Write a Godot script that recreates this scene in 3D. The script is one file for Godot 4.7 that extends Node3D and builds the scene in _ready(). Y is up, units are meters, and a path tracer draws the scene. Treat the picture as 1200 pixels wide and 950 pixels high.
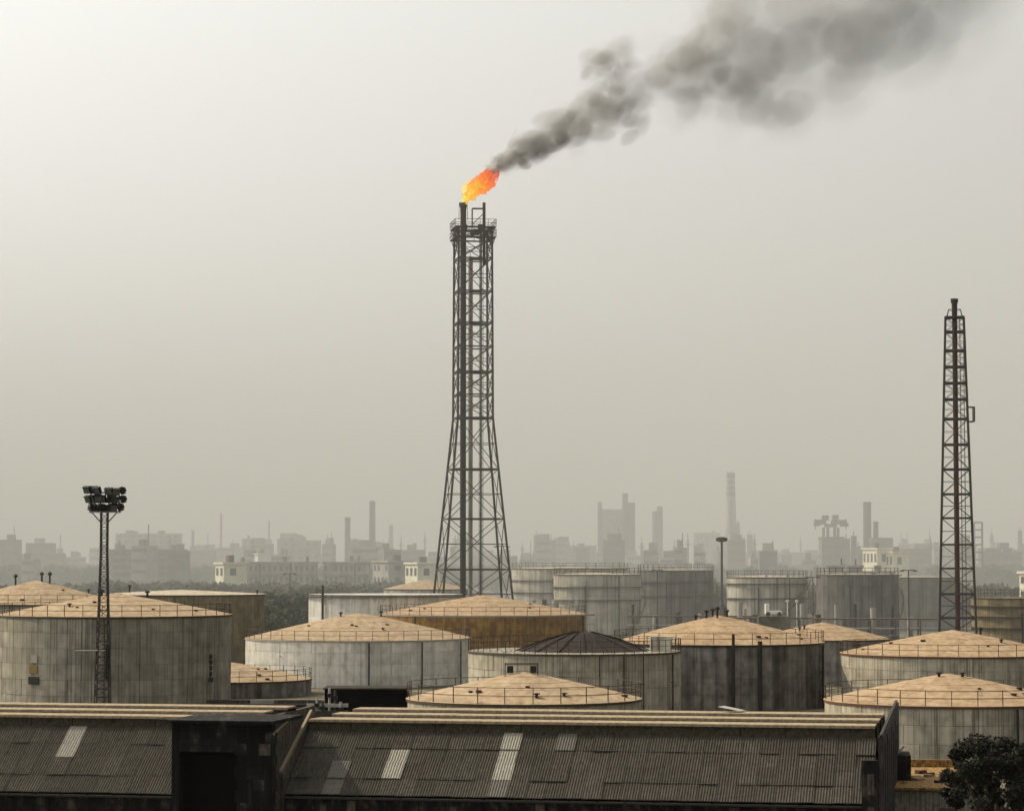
extends Node3D
# A tank farm and refinery in dust haze, seen over the roofs of an old works.

var rng := RandomNumberGenerator.new()
var used := {}
var M := {}
var cache := {}
var unit_box := BoxMesh.new()
var unit_rod: ArrayMesh
var unit_pipe: ArrayMesh

# ---------------------------------------------------------------- mesh builder
class Builder:
	var v := PackedVector3Array()
	var n := PackedVector3Array()
	var c := PackedColorArray()
	var uv := PackedVector2Array()
	var tint := Color.WHITE
	func tri(a: Vector3, b: Vector3, d: Vector3, na: Vector3, nb: Vector3, nd: Vector3, ua := Vector2.ZERO, ub := Vector2.ZERO, ud := Vector2.ZERO) -> void:
		var g := (b - a).cross(d - a)
		if g.dot(na + nb + nd) > 0.0:
			v.append_array([a, d, b]); n.append_array([na, nd, nb]); uv.append_array([ua, ud, ub])
		else:
			v.append_array([a, b, d]); n.append_array([na, nb, nd]); uv.append_array([ua, ub, ud])
		c.append_array([tint, tint, tint])
	func flat(a: Vector3, b: Vector3, d: Vector3, out: Vector3) -> void:
		var g := (b - a).cross(d - a).normalized()
		if g.dot(out) < 0.0:
			g = -g
		tri(a, b, d, g, g, g)
	func quad(a: Vector3, b: Vector3, d: Vector3, e: Vector3, out: Vector3) -> void:
		flat(a, b, d, out)
		flat(a, d, e, out)
	func box(center: Vector3, size: Vector3, turn := Basis()) -> void:
		for axis in 3:
			for s in [-1.0, 1.0]:
				var o := Vector3.ZERO
				o[axis] = s
				var p := Vector3.ZERO
				p[(axis + 1) % 3] = 1.0
				var q := Vector3.ZERO
				q[(axis + 2) % 3] = 1.0
				var h := size * 0.5
				quad(center + turn * ((o - p - q) * h), center + turn * ((o + p - q) * h), center + turn * ((o + p + q) * h), center + turn * ((o - p + q) * h), turn * o)
	func beam(a: Vector3, b: Vector3, w: float) -> void:
		var y := (b - a).normalized()
		var x := y.cross(Vector3.FORWARD if absf(y.z) < 0.9 else Vector3.RIGHT).normalized()
		box((a + b) * 0.5, Vector3(w, a.distance_to(b), w), Basis(x, y, x.cross(y)))
	func lathe(profile: Array, seg: int, from := 0.0, to := TAU) -> void:
		# profile: [radius, height] pairs; flat across each step of the profile, smooth round the axis
		for k in profile.size() - 1:
			var r0: float = profile[k][0]
			var y0: float = profile[k][1]
			var r1: float = profile[k + 1][0]
			var y1: float = profile[k + 1][1]
			var slope := Vector2(y1 - y0, r0 - r1).normalized()
			if slope == Vector2.ZERO:
				continue
			for i in seg:
				var t0 := lerpf(from, to, float(i) / seg)
				var t1 := lerpf(from, to, float(i + 1) / seg)
				var d0 := Vector3(sin(t0), 0, cos(t0))
				var d1 := Vector3(sin(t1), 0, cos(t1))
				var n0 := (d0 * slope.x + Vector3.UP * slope.y).normalized()
				var n1 := (d1 * slope.x + Vector3.UP * slope.y).normalized()
				var a := d0 * r0 + Vector3.UP * y0
				var b := d1 * r0 + Vector3.UP * y0
				var e := d1 * r1 + Vector3.UP * y1
				var f := d0 * r1 + Vector3.UP * y1
				if r0 > 0.0001:
					tri(a, b, e, n0, n1, n1)
				if r1 > 0.0001:
					tri(a, e, f, n0, n1, n0)
	func mesh() -> ArrayMesh:
		var arr := []
		arr.resize(Mesh.ARRAY_MAX)
		arr[Mesh.ARRAY_VERTEX] = v
		arr[Mesh.ARRAY_NORMAL] = n
		arr[Mesh.ARRAY_COLOR] = c
		arr[Mesh.ARRAY_TEX_UV] = uv
		var m := ArrayMesh.new()
		m.add_surface_from_arrays(Mesh.PRIMITIVE_TRIANGLES, arr)
		return m

# ---------------------------------------------------------------- nodes
func named(called: String, parent: Node) -> String:
	var key := str(parent.get_instance_id()) + called
	used[key] = used.get(key, -1) + 1
	return called if used[key] == 0 else "%s_%03d" % [called, used[key]]

func thing(called: String, label: String, category: String, at := Vector3.ZERO, turn := 0.0, group := "") -> Node3D:
	var o := Node3D.new()
	o.name = named(called, self)
	add_child(o, true)
	o.position = at
	o.rotation.y = turn
	tag(o, label, category, group)
	return o

func tag(o: Node, label: String, category: String, group := "", kind := "") -> void:
	if label:
		o.set_meta("label", label)
	if category:
		o.set_meta("category", category)
	if group:
		o.set_meta("group", group)
	if kind:
		o.set_meta("kind", kind)

func part(parent: Node, called: String, mesh: Mesh, mat: Material, xf := Transform3D()) -> MeshInstance3D:
	var o := MeshInstance3D.new()
	o.name = named(called, parent)
	o.mesh = mesh
	o.material_override = mat
	o.transform = xf
	parent.add_child(o, true)
	return o

func along(a: Vector3, b: Vector3, w: float, d := -1.0) -> Transform3D:
	var y := (b - a).normalized()
	var x := y.cross(Vector3.FORWARD if absf(y.z) < 0.9 else Vector3.RIGHT).normalized()
	return Transform3D(Basis(x * w, b - a, x.cross(y) * (w if d < 0.0 else d)), (a + b) * 0.5)

func bar(parent: Node, called: String, mat: Material, a: Vector3, b: Vector3, w: float) -> MeshInstance3D:
	return part(parent, called, unit_box, mat, along(a, b, w))

func rod(parent: Node, called: String, mat: Material, a: Vector3, b: Vector3, w: float) -> MeshInstance3D:
	return part(parent, called, unit_rod if w < 0.3 else unit_pipe, mat, along(a, b, w))

func block(parent: Node, called: String, mat: Material, center: Vector3, size: Vector3, turn := 0.0) -> MeshInstance3D:
	return part(parent, called, unit_box, mat, Transform3D(Basis(Vector3.UP, turn).scaled_local(size), center))

# ---------------------------------------------------------------- materials
func lin(r: float, g: float, b: float) -> Color:
	return Color(r, g, b).linear_to_srgb()

func plain(r: float, g: float, b: float, rough := 0.85, metal := 0.0) -> StandardMaterial3D:
	var m := StandardMaterial3D.new()
	m.albedo_color = lin(r, g, b)
	m.roughness = rough
	m.metallic = metal
	m.metallic_specular = 0.3
	return m

func ramp_tex(key: int, w: int, h: int, around: float, up: float, octaves: int, stops: Array) -> ImageTexture:
	# noise that tiles across; stops are [place, linear colour]
	var f := FastNoiseLite.new()
	f.seed = key
	f.noise_type = FastNoiseLite.TYPE_SIMPLEX_SMOOTH
	f.frequency = 1.0
	f.fractal_octaves = octaves
	f.fractal_gain = 0.55
	var g := Gradient.new()
	var offs := PackedFloat32Array()
	var cols := PackedColorArray()
	for s in stops:
		offs.append(s[0])
		cols.append(Color(s[1][0], s[1][1], s[1][2]))
	g.offsets = offs
	g.colors = cols
	var im := Image.create(w, h, false, Image.FORMAT_RGB8)
	for y in h:
		for x in w:
			var a := TAU * x / w
			var k := f.get_noise_3d(cos(a) * around, sin(a) * around, y * up / h) * 0.75 + 0.5
			im.set_pixel(x, y, g.sample(clampf(k, 0.0, 1.0)).linear_to_srgb())
	return ImageTexture.create_from_image(im)

func worn(tex: Texture2D, sx: float, sy: float, rough := 0.85, detail: Texture2D = null, dsx := 0.1, dsy := 0.1, tint := Color.WHITE) -> StandardMaterial3D:
	var m := StandardMaterial3D.new()
	m.albedo_color = tint
	m.albedo_texture = tex
	m.uv1_triplanar = true
	m.uv1_world_triplanar = true
	m.uv1_scale = Vector3(sx, sy, sx)
	m.roughness = rough
	m.metallic_specular = 0.3
	m.vertex_color_use_as_albedo = true
	if detail:
		m.detail_enabled = true
		m.detail_albedo = detail
		m.detail_blend_mode = BaseMaterial3D.BLEND_MODE_MUL
		m.detail_uv_layer = BaseMaterial3D.DETAIL_UV_2
		m.uv2_triplanar = true
		m.uv2_world_triplanar = true
		m.uv2_scale = Vector3(dsx, dsy, dsx)
	return m

func tones(tex: Texture2D, sx: float, sy: float, rough: float, detail: Texture2D, dsx: float, dsy: float) -> Array:
	# the same paint on plates of slightly different age
	var out := []
	for k in [0.8, 0.93, 1.0, 0.9, 0.62]:
		out.append(worn(tex, sx, sy, rough, detail, dsx, dsy, lin(k, k * 0.99, k * 0.975)))
	return out

func make_materials() -> void:
	var streak := ramp_tex(11, 512, 128, 14.0, 1.6, 3, [[0.1, [0.28, 0.27, 0.25]], [0.36, [0.72, 0.71, 0.68]], [0.55, [0.95, 0.95, 0.93]], [0.9, [1.0, 1.0, 1.0]]])
	M.streak = streak
	var blotch := func(key: int, lo: Array, mid: Array, hi: Array) -> ImageTexture:
		return ramp_tex(key, 256, 256, 2.2, 9.0, 4, [[0.15, lo], [0.5, mid], [0.85, hi]])
	M.grey_shell = tones(blotch.call(1, [0.22, 0.205, 0.165], [0.30, 0.285, 0.24], [0.38, 0.36, 0.30]), 0.05, 0.05, 0.8, streak, 0.045, 0.03)
	M.white_shell = tones(blotch.call(2, [0.58, 0.565, 0.50], [0.76, 0.745, 0.69], [0.84, 0.825, 0.77]), 0.06, 0.06, 0.55, ramp_tex(12, 512, 128, 10.0, 1.2, 3, [[0.1, [0.62, 0.61, 0.56]], [0.4, [0.9, 0.9, 0.88]], [0.6, [1, 1, 1]]]), 0.03, 0.02)
	for m in M.white_shell:
		m.metallic = 0.3
		m.roughness = 0.45
	M.olive_shell = tones(blotch.call(3, [0.13, 0.11, 0.065], [0.21, 0.175, 0.105], [0.28, 0.23, 0.13]), 0.06, 0.06, 0.85, streak, 0.06, 0.03)
	M.ochre_shell = tones(blotch.call(4, [0.15, 0.06, 0.012], [0.27, 0.145, 0.025], [0.36, 0.22, 0.05]), 0.07, 0.07, 0.85, streak, 0.05, 0.04)
	M.pale_shell = tones(blotch.call(5, [0.27, 0.25, 0.195], [0.40, 0.375, 0.305], [0.48, 0.45, 0.37]), 0.06, 0.06, 0.8, streak, 0.06, 0.03)
	M.dark_shell = tones(blotch.call(6, [0.12, 0.115, 0.10], [0.2, 0.19, 0.17], [0.27, 0.26, 0.23]), 0.06, 0.06, 0.8, streak, 0.05, 0.03)
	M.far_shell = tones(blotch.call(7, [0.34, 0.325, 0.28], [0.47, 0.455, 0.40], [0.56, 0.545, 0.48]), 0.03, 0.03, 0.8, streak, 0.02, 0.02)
	M.slate_shell = tones(blotch.call(8, [0.10, 0.10, 0.095], [0.15, 0.15, 0.14], [0.20, 0.20, 0.185]), 0.03, 0.03, 0.8, streak, 0.02, 0.02)
	var grime := ramp_tex(21, 256, 256, 5.0, 20.0, 4, [[0.2, [0.62, 0.56, 0.5]], [0.45, [0.92, 0.9, 0.87]], [0.7, [1, 1, 1]]])
	M.grime = grime
	var patchy := ramp_tex(26, 256, 256, 3.5, 16.0, 5, [[0.1, [0.6, 0.53, 0.46]], [0.32, [0.88, 0.85, 0.82]], [0.5, [0.97, 0.965, 0.96]], [0.8, [1, 1, 1]]])
	M.tan_roof = worn(blotch.call(22, [0.265, 0.196, 0.122], [0.335, 0.255, 0.166], [0.39, 0.307, 0.213]), 0.06, 0.06, 0.97, patchy, 0.07, 0.07)
	M.rust_roof = worn(blotch.call(23, [0.26, 0.18, 0.105], [0.33, 0.24, 0.15], [0.385, 0.295, 0.195]), 0.06, 0.06, 0.97, patchy, 0.075, 0.075)
	M.pale_roof = worn(blotch.call(24, [0.36, 0.31, 0.235], [0.44, 0.39, 0.305], [0.5, 0.45, 0.37]), 0.06, 0.06, 0.97, patchy, 0.075, 0.075)
	M.black_roof = worn(blotch.call(25, [0.012, 0.01, 0.009], [0.02, 0.016, 0.014], [0.04, 0.026, 0.02]), 0.15, 0.15, 0.9)
	M.steel = plain(0.055, 0.052, 0.046, 0.7, 0.2)
	M.dark_steel = plain(0.03, 0.028, 0.025, 0.75, 0.2)
	for m in M.dark_shell:
		m.detail_albedo = ramp_tex(13, 512, 64, 5.0, 0.7, 3, [[0.2, [0.3, 0.28, 0.27]], [0.42, [0.62, 0.6, 0.58]], [0.6, [1, 1, 1]]])
		m.uv2_scale = Vector3(0.035, 0.02, 0.035)
	M.black_steel = plain(0.014, 0.014, 0.015, 0.6)
	M.rail = plain(0.06, 0.045, 0.032, 0.8)
	M.rust = plain(0.10, 0.045, 0.028, 0.9)
	M.brown_pipe = plain(0.07, 0.035, 0.028, 0.9)
	M.pale_steel = plain(0.30, 0.29, 0.26, 0.6)
	M.white_paint = plain(0.75, 0.74, 0.70, 0.6)
	M.glass = plain(0.03, 0.035, 0.04, 0.15)
	M.lens = plain(0.10, 0.10, 0.10, 0.2)
	# works in the foreground
	var cement := blotch.call(31, [0.036, 0.032, 0.027], [0.061, 0.056, 0.047], [0.085, 0.079, 0.068])
	M.sheet = []
	for k in [0.94, 0.97, 1.0, 1.0, 1.03, 1.07]:
		M.sheet.append(worn(cement, 0.35, 0.35, 0.95, patchy, 0.22, 0.1, Color(minf(1.0, k * 0.9), minf(1.0, k * 0.9), minf(1.0, k * 0.88))))
	M.skylight = [worn(blotch.call(32, [0.12, 0.11, 0.085], [0.21, 0.20, 0.165], [0.28, 0.27, 0.225]), 0.6, 0.6, 0.6), worn(blotch.call(33, [0.06, 0.055, 0.045], [0.085, 0.08, 0.066], [0.11, 0.104, 0.088]), 0.6, 0.6, 0.7)]
	M.cap = worn(blotch.call(34, [0.2, 0.15, 0.095], [0.3, 0.245, 0.165], [0.37, 0.31, 0.22]), 0.25, 0.25, 0.95, grime, 0.6, 0.6)
	M.band = worn(blotch.call(35, [0.028, 0.024, 0.015], [0.05, 0.045, 0.03], [0.075, 0.068, 0.05]), 0.3, 0.3, 0.9, grime, 0.5, 0.5)
	M.soot = worn(ramp_tex(36, 256, 256, 1.3, 6.0, 5, [[0.35, [0.008, 0.007, 0.007]], [0.6, [0.016, 0.014, 0.014]], [0.78, [0.045, 0.039, 0.036]], [0.95, [0.09, 0.08, 0.07]]]), 0.16, 0.12, 0.95, streak, 0.3, 0.12)
	M.annex = worn(ramp_tex(46, 256, 256, 2.6, 4.0, 5, [[0.42, [0.004, 0.004, 0.004]], [0.6, [0.011, 0.0095, 0.01]], [0.78, [0.035, 0.03, 0.03]], [0.98, [0.075, 0.065, 0.062]]]), 0.13, 0.045, 0.97, streak, 0.2, 0.06)
	M.plaster = worn(blotch.call(37, [0.04, 0.034, 0.027], [0.075, 0.065, 0.053], [0.11, 0.095, 0.08]), 0.2, 0.2, 0.95, streak, 0.15, 0.1)
	M.gable = worn(blotch.call(38, [0.02, 0.016, 0.018], [0.045, 0.038, 0.04], [0.08, 0.068, 0.07]), 0.4, 0.15, 0.95, streak, 0.3, 0.1)
	M.coping = plain(0.22, 0.18, 0.12, 0.9)
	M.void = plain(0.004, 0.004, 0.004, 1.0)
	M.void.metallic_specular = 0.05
	M.pale_wall = worn(blotch.call(39, [0.16, 0.145, 0.115], [0.23, 0.215, 0.175], [0.29, 0.27, 0.22]), 0.3, 0.3, 0.95, streak, 0.2, 0.15)
	M.ochre_flat = worn(blotch.call(40, [0.06, 0.04, 0.02], [0.22, 0.125, 0.038], [0.36, 0.235, 0.085]), 0.3, 0.3, 0.97, patchy, 0.5, 0.5)
	# far places
	M.concrete = worn(blotch.call(41, [0.17, 0.165, 0.15], [0.24, 0.235, 0.215], [0.31, 0.3, 0.275]), 0.02, 0.02, 0.9)
	M.dim_concrete = worn(blotch.call(42, [0.09, 0.085, 0.08], [0.13, 0.125, 0.118], [0.17, 0.16, 0.15]), 0.02, 0.02, 0.9)
	M.chimney = worn(blotch.call(43, [0.26, 0.25, 0.22], [0.33, 0.32, 0.285], [0.39, 0.38, 0.34]), 0.02, 0.02, 0.9)
	M.limewash = worn(blotch.call(44, [0.62, 0.58, 0.42], [0.76, 0.73, 0.56], [0.82, 0.8, 0.66]), 0.04, 0.04, 0.8)
	M.far_steel = plain(0.06, 0.058, 0.055, 0.8)
	M.pane = plain(0.075, 0.074, 0.07, 0.5)
	M.ground = worn(ramp_tex(51, 512, 512, 3.0, 18.0, 5, [[0.2, [0.045, 0.047, 0.03]], [0.45, [0.085, 0.08, 0.055]], [0.6, [0.13, 0.115, 0.085]], [0.85, [0.19, 0.165, 0.125]]]), 0.008, 0.008, 1.0, grime, 0.05, 0.05)
	M.leaf = plain(0.045, 0.055, 0.025, 0.8)
	M.leaf.vertex_color_use_as_albedo = true
	M.dark_leaf = plain(0.009, 0.011, 0.006, 0.8)
	M.dark_leaf.vertex_color_use_as_albedo = true
	M.bark = plain(0.05, 0.04, 0.03, 0.95)
	M.sign_ochre = plain(0.17, 0.12, 0.045, 0.7)
	M.sign_dark = plain(0.02, 0.02, 0.018, 0.7)
	M.sign_pale = plain(0.26, 0.25, 0.22, 0.7)

# ---------------------------------------------------------------- tanks
func plate_mesh(r: float, segs: int, h: float) -> ArrayMesh:
	var key := "plate %.2f %d %.2f" % [r, segs, h]
	if not cache.has(key):
		var b := Builder.new()
		var half := PI / segs - 0.02 / r
		b.lathe([[r - 0.05, 0.016], [r, 0.016], [r, h - 0.016], [r - 0.05, h - 0.016]], 3, -half, half)
		for s in [-1.0, 1.0]:
			var d := Vector3(sin(half * s), 0, cos(half * s))
			b.quad(d * (r - 0.05) + Vector3.UP * 0.016, d * r + Vector3.UP * 0.016, d * r + Vector3.UP * (h - 0.016), d * (r - 0.05) + Vector3.UP * (h - 0.016), Vector3(cos(half) * s, 0, -sin(half)))
		cache[key] = b.mesh()
	return cache[key]

func roof_mesh(r: float, rise: float, power: float, sectors: int, rings: int) -> ArrayMesh:
	var b := Builder.new()
	for i in rings:
		var r0 := r * (1.0 - float(i) / rings)
		var r1 := maxf(r * (1.0 - float(i + 1) / rings) - 0.08, 0.0)
		var y0 := rise * (1.0 - pow(r0 / r, power)) + 0.02
		var y1 := rise * (1.0 - pow(r1 / r, power))
		for k in sectors:
			var t := rng.randf_range(0.93, 1.0)
			b.tint = Color(t, t, t * rng.randf_range(0.97, 1.0))
			b.lathe([[r0, y0 - 0.02], [r0, y0], [r1, y1]], 2, TAU * k / sectors, TAU * (k + 1) / sectors)
	return b.mesh()

func tank(label: String, x: float, z: float, r: float, h: float, rise: float, shell: Array, roof: Material, o := {}) -> Node3D:
	var t := thing("storage_tank", label, "tank", Vector3(x, 0, z), 0.0, o.get("group", "storage tanks of the tank farm"))
	var segs: int = o.get("segs", 24)
	var b := Builder.new()
	b.lathe([[r - 0.04, 0.0], [r - 0.04, h - 0.02], [0.0, h - 0.02]], 64)
	part(t, "shell", b.mesh(), shell[4])
	if o.get("courses", 0) > 0:
		var ch: float = h / o.courses
		var pm := plate_mesh(r, segs, ch)
		for j in o.courses:
			for i in segs:
				var a: float = TAU * (i + 0.5 * (int(j) % 2)) / segs
				var push := rng.randf_range(-0.022, 0.022)
				part(t, "shell_plate", pm, shell[rng.randi() % 4], Transform3D(Basis(Vector3.UP, a), Vector3(sin(a) * push, j * ch, cos(a) * push)))
	b = Builder.new()
	b.lathe([[r - 0.03, h - 0.16], [r + 0.1, h - 0.16], [r + 0.1, h - 0.01], [r - 0.03, h - 0.01]], 72)
	part(t, "rim", b.mesh(), o.get("rim", M.rail))
	if rise >= 0.0:
		part(t, "roof", roof_mesh(r + 0.12, rise, o.get("power", 1.12), 36, 5), roof, Transform3D(Basis(), Vector3(0, h, 0)))
	else:
		b = Builder.new()      # open top: the floating roof lies inside the rim
		b.lathe([[r - 0.3, h + rise], [0.0, h + rise + 0.1]], 48)
		part(t, "floating_roof", b.mesh(), roof)
	for y in o.get("girders", []):
		b = Builder.new()
		b.lathe([[r, y], [r + 0.45, y], [r + 0.45, y + 0.09], [r, y + 0.12]], 64)
		part(t, "wind_girder", b.mesh(), o.get("rim", M.rail))
	if o.get("rail", false):
		var posts: int = o.get("posts", int(TAU * r / 1.9))
		for i in posts:
			var a := TAU * (i + 0.3) / posts
			var p := Vector3(sin(a) * r, h, cos(a) * r)
			part(t, "railing_post", unit_box, M.rail, Transform3D(Basis(Vector3.UP, a).scaled_local(Vector3(0.055, 1.15, 0.055)), p + Vector3(0, 0.575, 0)))
		for y in [0.6, 1.15]:
			b = Builder.new()
			b.lathe([[r - 0.022, h + y - 0.022], [r + 0.022, h + y - 0.022], [r + 0.022, h + y + 0.022], [r - 0.022, h + y + 0.022], [r - 0.022, h + y - 0.022]], 72)
			part(t, "handrail", b.mesh(), M.rail)
	for e in o.get("pipes", []):            # [place across the visible face -1..1, diameter]
		var a: float = asin(clampf(e[0], -1.0, 1.0))
		var d := Vector3(sin(a), 0, cos(a))
		var off: float = r + 0.12 + e[1] * 0.5
		rod(t, "downpipe", M.dark_steel, d * off, d * off + Vector3.UP * (h + (e[2] if e.size() > 2 else -0.2)), e[1])
		for k in int(h / 2.4):
			bar(t, "pipe_bracket", M.dark_steel, d * (r - 0.02) + Vector3.UP * (1.2 + k * 2.4), d * (off + e[1] * 0.5 + 0.03) + Vector3.UP * (1.2 + k * 2.4), 0.08)
	for e in o.get("vents", []):            # [x, z, height] on the roof, in radii
		var p := Vector3(e[0] * r, h + maxf(rise, 0.0) * (1.0 - pow(Vector2(e[0], e[1]).length(), o.get("power", 1.12))) - 0.1, e[1] * r)
		b = Builder.new()
		var vh: float = e[2]
		b.lathe([[0.11, 0], [0.11, vh * 0.7], [0.26, vh * 0.72], [0.26, vh * 0.86], [0.0, vh]], 10)
		part(t, "roof_vent", b.mesh(), M.dark_steel, Transform3D(Basis(), p))
	if o.get("rail", false) and rise > 0.0:
		var lift := func(q: float, d: Vector3) -> Vector3: return d * r * q + Vector3.UP * (h + rise * (1.0 - pow(q, o.get("power", 1.12))) + 0.06)
		for k in 4:
			var q := rng.randf_range(0.45, 0.93)
			var d := Vector3(0, 0, 1).rotated(Vector3.UP, rng.randf_range(-1.4, 1.4))
			var at: Vector3 = lift.call(q, d)
			b = Builder.new()
			b.lathe([[0.3, -0.1], [0.3, 0.12], [0.36, 0.12], [0.36, 0.18], [0.0, 0.2]], 10)
			part(t, "roof_hatch", b.mesh(), M.rust if k % 2 else M.dark_steel, Transform3D(Basis().scaled(Vector3.ONE * rng.randf_range(0.4, 0.8)), at))
	if o.has("stair"):
		stair(t, r, h, o.stair)
	return t

func stair(t: Node3D, r: float, h: float, from: float) -> void:
	# a flight that winds up the shell
	var n := int(h / 0.24)
	for i in n:
		var a := from + i * 0.28 / r
		var d := Vector3(sin(a), 0, cos(a))
		part(t, "stair_tread", unit_box, M.rail, Transform3D(Basis(Vector3.UP, a).scaled_local(Vector3(0.27, 0.05, 0.75)), d * (r + 0.42) + Vector3.UP * (i + 1) * 0.24))
	var last := Vector3.ZERO
	for i in range(0, n + 1, 6):
		var a := from + i * 0.28 / r
		var p := Vector3(sin(a), 0, cos(a)) * (r + 0.82) + Vector3.UP * (i * 0.24 + 0.2)
		bar(t, "stair_post", M.rail, p, p + Vector3.UP * 1.05, 0.05)
		if i > 0:
			bar(t, "stair_rail", M.rail, last + Vector3.UP * 1.05, p + Vector3.UP * 1.05, 0.05)
			bar(t, "stair_stringer", M.rail, last, p, 0.12)
		last = p

# ---------------------------------------------------------------- lattice towers
func lattice(t: Node3D, levels: Array, half: Callable, turn: float, leg_w: float, brace_w: float, mat: Material, sub := false, cross := true, level_w := 1.35) -> void:
	var corner := func(y: float, k: int) -> Vector3:
		var s: float = half.call(y)
		return Basis(Vector3.UP, turn) * Vector3([-s, s, s, -s][k % 4], y, [s, s, -s, -s][k % 4])
	for i in levels.size() - 1:
		var y0: float = levels[i]
		var y1: float = levels[i + 1]
		for k in 4:
			var a: Vector3 = corner.call(y0, k)
			var b: Vector3 = corner.call(y0, k + 1)
			var c: Vector3 = corner.call(y1, k)
			var d: Vector3 = corner.call(y1, k + 1)
			bar(t, "leg", mat, a, c, leg_w)
			bar(t, "horizontal_brace", mat, c, d, brace_w * level_w)
			if cross:
				bar(t, "diagonal_brace", mat, a, d, brace_w)
				bar(t, "diagonal_brace", mat, b, c, brace_w)
			else:
				bar(t, "diagonal_brace", mat, a if (i + k) % 2 else b, d if (i + k) % 2 else c, brace_w)
			if sub:
				bar(t, "middle_brace", mat, (a + c) * 0.5, (b + d) * 0.5, brace_w * 0.8)

func ring_rail(t: Node3D, half: float, y: float, turn: float, mat: Material, thick: float) -> void:
	var q := Basis(Vector3.UP, turn)
	for k in 4:
		var a := q * Vector3([-half, half, half, -half][k], y, [half, half, -half, -half][k])
		var b := q * Vector3([half, half, -half, -half][k], y, [half, -half, -half, half][k])
		for i in 5:
			var p := a.lerp(b, i / 5.0)
			bar(t, "railing_post", mat, p, p + Vector3.UP * 1.1, thick)
		for h in [0.55, 1.1]:
			bar(t, "handrail", mat, a + Vector3.UP * h, b + Vector3.UP * h, thick)

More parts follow.
